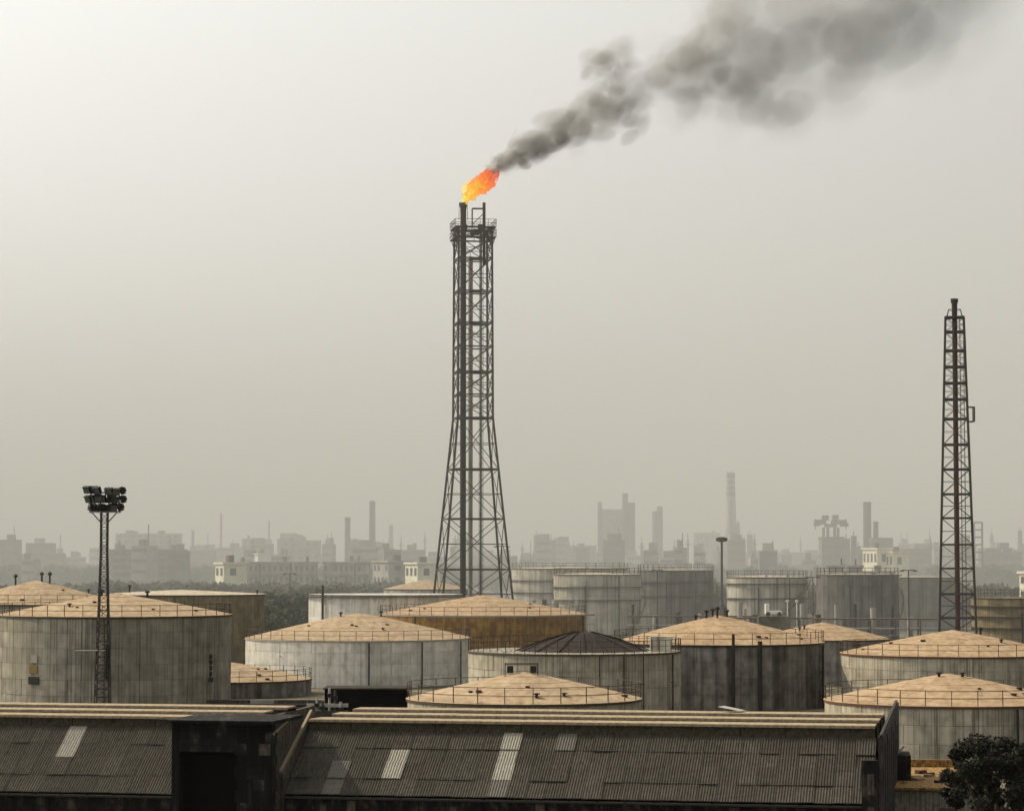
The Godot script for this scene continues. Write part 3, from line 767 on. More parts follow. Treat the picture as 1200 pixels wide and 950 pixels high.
func foreground() -> void:
	var th := atan(0.19)
	# ---- right-hand works
	var t := thing("factory_building", "long sooty works under a grey corrugated roof, right of the gap between the two", "building", Vector3(-11.002, 0, -123.6), -th)
	var len := 28.1
	works(t, 0.12, len - 0.1, 3.75, 6.33, 6.98, {111: 0, 112: 0, 113: 0, 110: 1, 51: 0, 52: 0, 143: 1, 20: 1, 21: 1}, len - 0.1, 3, 4.4)
	var holes := []
	for k in 9:
		holes.append([0.9 + k * 3.05, 2.9 + k * 3.05, 0.9, 2.75])
	wall_with_openings(t, 0.0, len + 0.25, 3.6, -0.25, M.soot, holes)
	for k in 10:
		block(t, "pilaster", M.plaster if k % 3 == 1 else M.soot, Vector3(0.35 + k * 3.05, 1.75, -0.02), Vector3(0.42, 3.5, 0.2))
	part(t, "gable_parapet", prism_wall([[0, 0.15], [4.75, 0.15], [7.35, -5.3], [7.35, -5.6], [6.6, -14.5], [0, -14.5]], -0.2, 0.08), M.plaster)
	var cop := Builder.new()
	cop.beam(Vector3(-0.06, 4.84, 0.2), Vector3(-0.06, 7.42, -5.35), 0.13)
	part(t, "gable_coping", cop.mesh(), M.coping)
	part(t, "end_wall", prism_wall([[0, 0.3], [6.85, 0.3], [7.45, -18.0], [0, -18.0]], len + 0.25, len + 0.5), M.gable)
	cop = Builder.new()
	cop.beam(Vector3(len + 0.37, 6.9, 0.35), Vector3(len + 0.37, 7.5, -18.0), 0.13)
	part(t, "wall_coping", cop.mesh(), M.dark_steel)
	block(t, "end_pier", M.soot, Vector3(len - 0.15, 2.9, 0.22), Vector3(0.75, 5.8, 0.3))
	for y in [3.2, 4.7]:
		block(t, "pier_niche", M.plaster, Vector3(len - 0.1, y, 0.375), Vector3(0.3, 0.95, 0.03))
	block(t, "back_wall", M.plaster, Vector3(len * 0.5, 3.0, -14.8), Vector3(len, 6.0, 0.3))
	for k in 7:   # drain pipes and stains on the end wall
		block(t, "wall_strip", M.soot, Vector3(len + 0.515, 3.2 + rng.randf() * 0.6, -1.2 - k * 2.3), Vector3(0.03, 6.0, 0.5))
	var loose := part(self, "roof_sheet_scrap", sheet_mesh(0.9, 1.2, 5), M.chimney, Transform3D(Basis(Vector3.UP, 1.1) * Basis(Vector3.RIGHT, 0.16), t.transform * Vector3(20.6, 7.16, -13.5)))
	tag(loose, "small pale scrap sheet lying on the rearmost tan ridge cap", "scrap sheet")
	# ---- left-hand works
	t = thing("factory_building", "sooty works with a dark corrugated roof at the left edge of the view", "building", Vector3(-14.406, 0, -124.38), -th)
	works(t, -24.2, -1.75, 3.63, 6.4, 7.02, {172: 0, 173: 0}, 0.0, 3, 4.4)
	holes = []
	for k in 7:
		holes.append([-23.9 + k * 3.1, -22.0 + k * 3.1, 0.9, 2.7])
	wall_with_openings(t, -24.2, -1.9, 3.5, -0.25, M.soot, holes)
	part(t, "end_wall", prism_wall([[0, -4.2], [6.75, -4.2], [6.9, -18.6], [0, -18.6]], -0.25, 0.0), M.plaster)
	block(t, "far_end_wall", M.plaster, Vector3(-24.4, 3.0, -8.0), Vector3(0.3, 6.0, 15.0))
	block(t, "back_wall", M.plaster, Vector3(-12.2, 3.0, -18.4), Vector3(23.8, 6.0, 0.3))
	# ---- the soot-black annex between them
	t = thing("sooty_annex", "soot-black flat-roofed annex with a gaping doorway between the two works", "building", t.position + Basis(Vector3.UP, -th) * Vector3(-1.7, 0, 1.1), -th)
	var w := 5.05
	var h := 7.2
	block(t, "wall_pier", M.annex, Vector3(0.2, h * 0.5, 0), Vector3(0.4, h, 0.4))
	block(t, "wall_pier", M.annex, Vector3(4.15, h * 0.5, 0), Vector3(1.8, h, 0.4))
	block(t, "wall_head", M.annex, Vector3(1.825, 6.55, -0.02), Vector3(2.85, 1.3, 0.36))
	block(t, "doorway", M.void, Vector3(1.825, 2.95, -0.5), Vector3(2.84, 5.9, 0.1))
	block(t, "side_wall", M.plaster, Vector3(w - 0.15, h * 0.5, -2.4), Vector3(0.3, h, 4.4))
	block(t, "side_wall", M.annex, Vector3(0.15, h * 0.5, -2.4), Vector3(0.3, h, 4.4))
	block(t, "roof_slab", M.annex, Vector3(w * 0.5, h + 0.05, -2.0), Vector3(w + 0.2, 0.16, 5.4))
	for j in 12:       # courses of sooty blockwork on the right-hand pier
		for k in 3:
			block(t, "wall_block", M.annex if rng.randf() < 0.85 else M.plaster if rng.randf() < 0.35 else M.soot, Vector3(3.55 + k * 0.6 + (0.3 if j % 2 else 0.0) - 0.12, 0.35 + j * 0.56, 0.2 + rng.randf_range(-0.008, 0.008)), Vector3(0.575, 0.535, 0.05))
	for j in 4:
		block(t, "lintel", M.soot, Vector3(1.825, 5.96 + j * 0.33, 0.175 + rng.randf_range(-0.01, 0.01)), Vector3(2.86, 0.31, 0.05))
	bar(t, "verge_board", M.coping, Vector3(w + 0.05, 6.7, 0.3), Vector3(w + 0.05, 7.3, -2.6), 0.09)
	# ---- low house on the right, ochre terrace partly in the shade of the works
	t = thing("low_house", "low pale house with an ochre-stained flat roof beside the leafy tree", "house", Vector3(19.001, 0, -129.6), -0.12)
	block(t, "wall", M.pale_wall, Vector3(1.9, 1.72, -6.4), Vector3(4.6, 3.44, 12.8))
	block(t, "roof", M.ochre_flat, Vector3(1.9, 3.5, -6.4), Vector3(4.9, 0.12, 13.2))
	block(t, "parapet", M.ochre_flat, Vector3(1.9, 3.75, -12.9), Vector3(4.9, 0.42, 0.2))
	block(t, "parapet", M.ochre_flat, Vector3(4.27, 3.7, -6.5), Vector3(0.16, 0.3, 12.4))
	block(t, "window", M.pane, Vector3(2.9, 2.0, 0.02), Vector3(0.9, 1.1, 0.06))
	bar(t, "lean_to_post", M.dark_steel, Vector3(0.1, 3.5, -5.6), Vector3(0.1, 5.4, -5.6), 0.1)
	block(t, "roof_hut", M.soot, Vector3(0.45, 4.2, -5.6), Vector3(1.5, 1.3, 3.4))
	for k in 9:
		block(t, "roof_litter", [M.rust, M.dark_steel, M.coping][k % 3], Vector3(rng.randf_range(0.6, 3.9), 3.62, rng.randf_range(-9.5, -1.0)), Vector3(rng.randf_range(0.15, 0.5), rng.randf_range(0.08, 0.25), rng.randf_range(0.15, 0.6)), rng.randf() * 3.0)
	bar(t, "hut_edge", M.coping, Vector3(0.1, 4.5, -4.5), Vector3(0.9, 5.2, -5.4), 0.09)
	# ---- black shed and pipework behind the ridge, before the white tank
	t = thing("tar_shed", "low black tarred shed in front of the white tank", "shed", Vector3(-11.266, 0, -198))
	var th2 := 4.969
	block(t, "wall", M.void, Vector3(0, th2 * 0.5, -2.0), Vector3(6.336, th2, 4.0))
	block(t, "roof", M.black_roof, Vector3(0, th2 + 0.06, -2.0), Vector3(6.534, 0.12, 4.4))
	block(t, "door", M.black_steel, Vector3(-1.0, 1.2, 0.03), Vector3(1.2, 2.4, 0.06))
	t = thing("pipe_manifold", "grey cluster of upright pipes and valves beside the black shed", "pipework", Vector3(-12.937, 0, -180))
	for k in 6:
		var px := -1.1 + k * 0.42
		var ph := 6 - rng.randf() * 1.2
		rod(t, "pipe", M.pale_steel if k % 2 else M.steel, Vector3(px, 0, (k % 3) * 0.4), Vector3(px, ph, (k % 3) * 0.4), 0.2)
		block(t, "valve", M.black_steel, Vector3(px, ph - 0.5, (k % 3) * 0.4 + 0.1), Vector3(0.34, 0.26, 0.3))
	bar(t, "cross_pipe", M.pale_steel, Vector3(-1.4, 4.812, 0.5), Vector3(1.5, 4.812, 0.5), 0.24)
	bar(t, "cross_pipe", M.steel, Vector3(-1.4, 4.337, 0.7), Vector3(1.5, 4.337, 0.7), 0.24)

# ---------------------------------------------------------------- trees
func leaf_cloud(key: int, blobs: Array, count: int, size: float) -> ArrayMesh:
	# small leaf faces spread through the crown; blobs are [centre, radius]
	var r := RandomNumberGenerator.new()
	r.seed = key
	var b := Builder.new()
	for i in count:
		var e: Array = blobs[r.randi() % blobs.size()]
		var d := Vector3(r.randfn(), r.randfn(), r.randfn()).normalized()
		var p: Vector3 = e[0] + d * e[1] * pow(r.randf(), 0.4) * Vector3(1, 0.82, 1)
		var n := (d + Vector3(r.randfn(), r.randfn(), r.randfn()) * 0.7).normalized()
		var x := n.cross(Vector3(r.randfn(), r.randfn(), r.randfn())).normalized()
		var y := n.cross(x)
		var s := size * r.randf_range(0.6, 1.4)
		var k := r.randf_range(0.4, 1.7)
		b.tint = Color(k, k * r.randf_range(0.95, 1.1), k * r.randf_range(0.8, 1.1))
		b.flat(p - x * s, p + y * s * 0.5, p + x * s, n)
		b.flat(p - x * s, p + x * s, p - y * s * 0.5, n)
	return b.mesh()

func leafy_tree(label: String, at: Vector3, h: float, spread: float, key: int) -> void:
	var t := thing("leafy_tree", label, "tree", at)
	var r := RandomNumberGenerator.new()
	r.seed = key
	var trunk := Builder.new()
	trunk.lathe([[0.24, 0], [0.17, h * 0.3], [0.12, h * 0.55], [0.0, h * 0.6]], 9)
	part(t, "trunk", trunk.mesh(), M.bark)
	var blobs := []
	for i in 120:
		var a := r.randf() * TAU
		var q := sqrt(r.randf())
		var y := r.randf_range(0.1, 0.93)
		var w := spread * sqrt(sin(clampf((y + 0.25) / 1.25, 0.05, 0.97) * PI))
		var c := Vector3(sin(a) * q * w, y * h, cos(a) * q * w)
		blobs.append([c, r.randf_range(0.22, 0.66)])
		if i < 9:
			bar(t, "limb", M.bark, Vector3(0, h * (0.25 + 0.03 * i), 0), c, 0.1)
	part(t, "crown", leaf_cloud(key + 1, blobs, 36000, 0.085), M.dark_leaf)

func tree_mass(label: String, spots: Array, scale_lo: float, scale_hi: float, key: int) -> void:
	var r := RandomNumberGenerator.new()
	r.seed = key
	if not cache.has("crowns"):
		var blobs := []
		for i in 12:
			var a := i * 2.4
			blobs.append([Vector3(sin(a) * 1.9 * sqrt(i / 12.0), 2.2 + 2.6 * fmod(i * 0.618, 1.0), cos(a) * 1.9 * sqrt(i / 12.0)), 1.0])
		var m := leaf_cloud(77, blobs, 900, 0.3)
		cache.crowns = m
	var mm := MultiMesh.new()
	mm.transform_format = MultiMesh.TRANSFORM_3D
	mm.use_colors = true
	mm.mesh = cache.crowns
	var xs := []
	for e in spots:          # [x0, x1, z0, z1, how many]
		for i in int(e[4]):
			xs.append(Vector3(r.randf_range(e[0], e[1]), 0, r.randf_range(e[2], e[3])))
	mm.instance_count = xs.size()
	for i in xs.size():
		var s := r.randf_range(scale_lo, scale_hi)
		mm.set_instance_transform(i, Transform3D(Basis(Vector3.UP, r.randf() * TAU).scaled(Vector3(s * r.randf_range(0.9, 1.5), s, s * r.randf_range(0.9, 1.5))), xs[i]))
		var k := r.randf_range(0.45, 1.35)
		mm.set_instance_color(i, Color(k, k, k))
	var o := MultiMeshInstance3D.new()
	o.name = named("trees", self)
	o.multimesh = mm
	o.material_override = M.leaf
	add_child(o, true)
	tag(o, label, "trees", "", "stuff")

# ---------------------------------------------------------------- far places
func stack(called: String, label: String, x: float, z: float, h: float, r0: float, r1: float, mat: Material, rings: int, cat := "chimney") -> Node3D:
	var t := thing(called, label, cat, Vector3(x, 0, z))
	var b := Builder.new()
	b.lathe([[r0, 0], [lerpf(r0, r1, 0.5), h * 0.5], [r1, h], [r1 * 0.75, h], [r1 * 0.7, h - 1.5], [0.0, h - 1.5]], 20)
	part(t, "shaft", b.mesh(), mat)
	for i in rings:
		var y := h * (0.98 - 0.16 * i)
		var r := lerpf(r0, r1, y / h)
		b = Builder.new()
		b.lathe([[r, y - 0.25], [r + 0.5, y - 0.15], [r + 0.5, y + 0.15], [r, y + 0.15]], 16)
		part(t, "ring_platform", b.mesh(), M.far_steel)
	bar(t, "ladder", M.far_steel, Vector3(0, 0, r0 + 0.15), Vector3(0, h * 0.97, r1 + 0.15), 0.3)
	return t

func flats(label: String, x: float, z: float, w: float, h: float, depth: float, floors: int, bays: int, mat: Material, turn := 0.0, lit := false, called := "apartment_block") -> Node3D:
	var t := thing(called, label, "building", Vector3(x, 0, z), turn)
	block(t, "wall", mat, Vector3(0, h * 0.5, -depth * 0.5), Vector3(w, h, depth))
	block(t, "roof", mat, Vector3(0, h + 0.25, -depth * 0.5), Vector3(w + 0.8, 0.5, depth + 0.8))
	var fh := h / floors
	for j in floors:
		if not lit:
			block(t, "balcony", M.concrete, Vector3(0, j * fh + 0.15, 0.5), Vector3(w * 0.96, 0.4, 1.2))
		for i in bays:
			if rng.randf() < 0.1:
				continue
			var wx := (i + 0.5) / bays * w - w * 0.5
			block(t, "window", M.pane, Vector3(wx, (j + 0.55) * fh, 0.03), Vector3(w / bays * 0.5, fh * 0.46, 0.1))
		for s in [-1.0, 1.0]:
			block(t, "window", M.pane, Vector3(s * (w * 0.5 + 0.01), (j + 0.55) * fh, -depth * 0.4), Vector3(0.1, fh * 0.42, depth * 0.25))
	for i in maxi(1, int(w / 9)):
		block(t, "roof_tank", M.dim_concrete, Vector3(rng.randf_range(-0.42, 0.42) * w, h + 1.0 + rng.randf() * 0.5, -depth * 0.5), Vector3(w * 0.1, 1.6, depth * 0.3))
	return t

func mast(label: String, x: float, z: float, h: float, w: float) -> void:
	var t := thing("radio_mast", label, "mast", Vector3(x, 0, z))
	rod(t, "pole", M.far_steel, Vector3.ZERO, Vector3(0, h, 0), w)
	for i in 4:
		bar(t, "spar", M.far_steel, Vector3(-0.9, h * (0.55 + i * 0.12), 0), Vector3(0.9, h * (0.55 + i * 0.12), 0), w * 0.5)

func far_city() -> void:
	# left: two blocks of flats, one behind the other
	flats("wide hazy slab of flats with stepped roof behind the left floodlight mast", -196.527, -1380, 34.04, 28.3, 14, 10, 9, M.concrete)
	flats("grey block of flats with ledges, nearer, just right of the floodlight mast", -136.714, -960, 26.24, 18.189, 14, 7, 9, M.dim_concrete)
	flats("low hazy block of flats at the far left edge", -261.729, -1380, 36.8, 17.292, 14, 4, 9, M.dim_concrete)
	var lh := flats("sunlit cream stepped house above the olive tank", -78.748, -690, 5.06, 13.625, 7, 3, 2, M.limewash, -1.0, true, "house")
	block(lh, "stair_tower", M.rust, Vector3(0.4, 13.625 + 1.2, -3), Vector3(1.6, 2.4, 1.6))
	stack("thin_chimney", "thin hazy chimney right of the stepped slab of flats", -186.914, -1500, 31.951, 1.1, 0.8, M.dim_concrete, 0)
	mast("needle mast rising behind the cream stepped house", -170.443, -1500, 41.932, 1.0)
	mast("needle mast between the two mid-left blocks of flats", -142.244, -1500, 37.439, 0.8)
	flats("narrow hazy block of flats with roof ledges left of the needle mast", -146.616, -1440, 10.56, 26.005, 12, 8, 3, M.concrete)
	flats("hazy block of flats with dark top storey behind the long row", -108.924, -1320, 19.36, 24.211, 12, 7, 5, M.concrete)
	for e in [[290, 26, "leftmost"], [322, 34, "second from the left"], [356, 26, "third from the left"], [396, 36, "fourth from the left"], [424, 16, "narrow, fifth from the left"]]:
		flats("low grey housing row behind the trees, %s of five" % e[2], -155.72 + e[0] * 0.26, -780, e[1] * 0.26, 13.705, 9, 4, int(e[1] / 6), M.concrete, 0.0, false, "housing_row")
	flats("pale house with white window frames left of the sunlit white house", -38.431, -750, 9, 14.004, 8, 4, 4, M.chimney, -1.0, true, "house")
	flats("small sunlit white house left of the flare tower", -27.091, -690, 6.44, 13.625, 7, 3, 3, M.limewash, -1.0, true, "house")
	flats("small white hut above the long row at left", -101.817, -1020, 3.06, 16.694, 6, 1, 2, M.white_paint, -1.0, true, "house")
	stack("refinery_stack", "shorter of two dark stacks left of the flare tower", -80.914, -1260, 35.526, 1.512, 1.344, M.far_steel, 1)
	var k := stack("refinery_stack", "tallest dark stack left of the flare tower, with a wide base", -68.756, -1260, 43.496, 1.848, 1.386, M.far_steel, 1)
	block(k, "heater_box", M.dim_concrete, Vector3(0, 21.279 * 0.5, 2.0), Vector3(6.72, 21.279, 12))
	stack("refinery_stack", "pale thin stack faint in the haze right of the tallest", -76.542, -1620, 36.54, 1.728, 1.296, M.dim_concrete, 0)
	stack("refinery_stack", "stub of a stack over the sunlit white house", -54.861, -1440, 24.091, 1.44, 1.056, M.dim_concrete, 0)
	plant("hazy cluster of vessels just right of the flare tower", 15.612, -1380, [[-5, 627, 7], [4, 634, 8], [9, 650, 6], [-9, 650, 5]], 2300)
	flats("long low process hall faint in haze, left of the grey tower block", 35.297, -1560, 32.24, 22.774, 14, 3, 8, M.dim_concrete, 0.0, false, "process_hall")
	# the pale grey block with columns
	var t := thing("coker_tower", "broad grey process block with a notched top and two tall columns beside it", "refinery unit", Vector3(57.497, 0, -1440))
	block(t, "frame", M.concrete, Vector3(-0.48, 40.376 * 0.5, -6), Vector3(12.96, 40.376, 14))
	for px in [-13, -7, 0, 7]:
		block(t, "roof_stub", M.concrete, Vector3(px * 0.48, 41.334, -4), Vector3(3.2, 3.4, 5))
	rod(t, "column", M.dim_concrete, Vector3(-8.16, 0, 0), Vector3(-8.16, 47.087, 0), 2.4)
	rod(t, "column", M.far_steel, Vector3(6, 0, 2), Vector3(6, 51.884, 2), 3.12)
	rod(t, "column", M.far_steel, Vector3(9.6, 0, 2), Vector3(9.6, 46.608, 2), 4.08)
	t = thing("distillation_unit", "pair of joined grey distillation columns standing alone", "refinery unit", Vector3(85.347, 0, -1500))
	rod(t, "column", M.far_steel, Vector3(1.25, 0, 0), Vector3(1.25, 45.927, 0), 3.5)
	rod(t, "column", M.dim_concrete, Vector3(-1.75, 0, 0), Vector3(-1.75, 42.931, 0), 3)
	block(t, "pipe_rack", M.dim_concrete, Vector3(0, 6, 0), Vector3(26, 12, 8))
	# tall banded chimney
	t = stack("tall_chimney", "tall tapering pale concrete chimney with faint bands", 118.008, -1380, 61.847, 3.91, 2.116, M.chimney, 1)
	for i in 4:
		var y := 61.847 * (0.96 - 0.05 * i)
		var b := Builder.new()
		var r := lerpf(3.91, 2.116, y / 61.847)
		b.lathe([[r + 0.05, y - 0.9], [r + 0.05, y + 0.9]], 20)
		part(t, "paint_band", b.mesh(), M.dim_concrete)
	flats("very faint block behind the tall chimney, on its left", 132.582, -1740, 17.4, 32.348, 14, 6, 5, M.concrete, 0.0, false, "process_hall")
	plant("faint cluster of small vessels right of the tall chimney", 141.705, -1560, [[-8, 612, 5], [-3, 630, 6], [6, 626, 7], [12, 645, 9]], 2600)
	flats("long low hazy hall right of the tall chimney", 167.099, -1620, 37.8, 18.767, 14, 3, 8, M.dim_concrete, 0.0, false, "process_hall")
	# cracker with a flaring top
	t = thing("cracker_unit", "dark process unit whose top spreads into branching ducts", "refinery unit", Vector3(142.624, 0, -1140))
	block(t, "frame", M.dim_concrete, Vector3(0, 24.471 * 0.5, -5), Vector3(9.5, 24.471, 12))
	for i in 6:
		block(t, "floor_slab", M.far_steel, Vector3(0, 24.471 * (i + 1) / 6.0, -4.4), Vector3(10.26, 0.7, 13.4))
	for px in [-9, -4, 4, 8]:
		bar(t, "duct", M.far_steel, Vector3(px * 0.38, 23.713, -4), Vector3(px * 0.38, 29.02, -4), 1.14)
	for e in [[-13, 618, 13, 6], [9, 618, 17, 5], [-7, 613, 7, 6], [5, 613, 6, 7], [15, 621, 9, 4], [-17, 621, 6, 3], [0, 622, 12, 4]]:
		block(t, "cyclone", M.far_steel, Vector3(e[0] * 0.38, 266.287 - e[1] * 0.38, -4), Vector3(e[2] * 0.38, e[3] * 0.38, 5))
	for px in [-19, -8, 3, 17]:
		bar(t, "vent", M.far_steel, Vector3(px * 0.38, 28.262, -3), Vector3(px * 0.38, 32.813, -3), 0.4)
	plant("low annex of vessels right of the cracker unit", 150.969, -1140, [[-6, 631, 9], [3, 628, 7], [8, 640, 8]], 1900)
	t = stack("refinery_stack", "broad dark capped stack right of the cracker unit", 158.176, -1140, 40.403, 1.9, 1.748, M.far_steel, 1)
	rod(t, "side_column", M.far_steel, Vector3(3.8, 0, 0), Vector3(3.8, 31.675, 0), 2.28)
	block(t, "heater_box", M.dim_concrete, Vector3(5.32, 24.471 * 0.5, 3), Vector3(9.88, 24.471, 10))
	for e in [[1018, 650, 17, "left"], [1036, 654, 18, "right"]]:
		flats("sunlit cream vessel house below the broad stack, %s of the two" % e[3], -167.698 + e[0] * 0.28, -840, e[2] * 0.42, 200.159 - e[1] * 0.28, 7, 3, 4, M.limewash, -1.0, true, "house")
	flats("long white-roofed low shed before the cream vessel houses", 94.131, -690, 17.48, 11.105, 8, 2, 10, M.dim_concrete, 0.0, true, "low_shed")
	for e in [[977, 671, 16], [1000, 671, 14]]:
		flats("small pale hut by the long shed, %s one" % ("left" if e[0] < 990 else "right"), -119.785 + e[0] * 0.2, -600, e[2] * 0.2, 147.256 - e[1] * 0.2, 5, 1, 3, M.chimney, -0.2, true, "hut")
	flats("hazy flats with a cream end wall left of the lattice mast", 188.461, -1200, 16, 19.385, 12, 5, 6, M.dim_concrete)
	flats("hazy slab of flats behind the lattice mast", 228.389, -1320, 22, 21.578, 12, 5, 7, M.concrete)
	t = thing("steel_tower", "tall open steel frame just right of the lattice mast", "refinery unit", Vector3(185.646, 0, -1020))
	for x in [-1.6, 1.6]:
		bar(t, "post", M.far_steel, Vector3(x, 0, 0), Vector3(x, 29.58, 0), 0.7)
	for i in 6:
		bar(t, "crossbar", M.far_steel, Vector3(-1.6, 29.58 * (0.5 + i * 0.1), 0), Vector3(1.6, 29.58 * (0.5 + i * 0.1), 0), 0.6)
	flats("hazy flats near the right edge of the view", 218.108, -1140, 17.48, 17.651, 12, 4, 6, M.dim_concrete)
	plant("tall faint column at the right edge", 285.566, -1440, [[0, 622, 5], [-22, 643, 14], [8, 640, 9]], 2400)
	flats("sunlit white building cut by the right edge of the view", 108.165, -540, 3.6, 11.952, 8, 4, 2, M.limewash, -1.0, true, "house")

func skyline() -> void:
	# the indistinct band of roofs, stacks and masts that closes the view
	var r := RandomNumberGenerator.new()
	r.seed = 21
	var mats := [M.concrete, M.dim_concrete, M.dim_concrete, M.chimney]
	var marks := [[0, "the left edge"], [122, "the left floodlight mast"], [172, "the stepped flats"], [258, "the cream stepped house"], [352, "the dark-topped flats"], [421, "the two dark stacks"], [482, "the small sunlit white house"], [553, "the flare tower"], [668, "the long process hall"], [720, "the notched process block"], [771, "the twin columns"], [857, "the tall banded chimney"], [930, "the long hazy hall"], [976, "the branching cracker unit"], [1017, "the broad capped stack"], [1072, "the cream-ended flats"], [1122, "the lattice mast"], [1180, "the right edge"]]
	var told := {}
	var place := func(px: float) -> String:
		var best: Array = marks[0]
		for m in marks:
			if absf(m[0] - px) < absf(best[0] - px):
				best = m
		return ("just left of " if px < best[0] - 6 else "just right of " if px > best[0] + 6 else "behind ") + best[1]
	var single := func(label: String) -> String:
		told[label] = told.get(label, 0) + 1
		return label if told[label] == 1 else ["second ", "third ", "fourth "][told[label] - 2] + label
	for i in 64:
		var px := -30.0 + i * 19.8 + r.randf_range(-8, 8)
		var d := r.randf_range(1500, 2700)
		var u := 0.6 * d / 3000.0
		var top := r.randf_range(640, 656) if r.randf() < 0.7 else r.randf_range(630, 642)
		var w := r.randf_range(8, 34) * u
		var h := 15.0 + (655.0 - top) * u
		var m: Material = mats[r.randi() % 4]
		var upper := r.randf() < 0.6
		var look := ("pale" if m == M.chimney or m == M.concrete else "grey") + (" narrow" if w < 15 * u else " broad" if w > 25 * u else "") + (" stepped" if upper else " flat-roofed") + " hazy building "
		var t := thing("hazy_building", single.call(look + place.call(px)), "building", Vector3((px - 600.0) * u, 0, -0.6 * d), r.randf_range(-0.3, 0.3), "indistinct buildings along the skyline")
		block(t, "wall", m, Vector3(0, h * 0.5, -5), Vector3(w, h, 10))
		block(t, "stair_head", mats[r.randi() % 4], Vector3(r.randf_range(-0.3, 0.3) * w, h + 1.2, -5), Vector3(minf(w * 0.35, 5.0), 2.4, 4))
		if upper:
			block(t, "upper_storey", mats[r.randi() % 4], Vector3(r.randf_range(-0.2, 0.2) * w, h + 1.5, -5.5), Vector3(w * r.randf_range(0.3, 0.6), 3.0, 8))
		var floors := maxi(2, int(h / 3.6))
		for j in floors:
			block(t, "window_band", M.pane, Vector3(0, (j + 0.6) * h / floors, 0.04), Vector3(w * 0.9, h / floors * 0.35, 0.12))
		if r.randf() < 0.4:
			bar(t, "aerial", M.far_steel, Vector3(w * 0.3, h, -4), Vector3(w * 0.3, h + r.randf_range(3, 9), -4), 0.3)
	for e in [[120, 636], [198, 634], [273, 640], [384, 632], [420, 638], [470, 634], [498, 628], [612, 640], [646, 633], [672, 640], [752, 636], [790, 640], [806, 632], [838, 640], [884, 632], [905, 640], [938, 634], [1056, 630], [1090, 636], [1162, 626]]:
		var d := r.randf_range(2000, 2700)
		var u := 0.6 * d / 3000.0
		var h: float = 15.0 + (655.0 - e[1]) * u
		var t := thing("vent_stack", single.call("thin hazy vent stack " + place.call(float(e[0]))), "refinery unit", Vector3((e[0] - 600.0) * u, 0, -0.6 * d), 0.0, "thin columns along the skyline")
		rod(t, "column", M.dim_concrete, Vector3.ZERO, Vector3(0, h, 0), r.randf_range(1.5, 4.0) * u)
		block(t, "platform", M.far_steel, Vector3(0, h * 0.9, 0), Vector3(3.2, 0.4, 3.2))
		bar(t, "vent", M.far_steel, Vector3(0, h, 0), Vector3(0, h + 3.0, 0), 0.35)

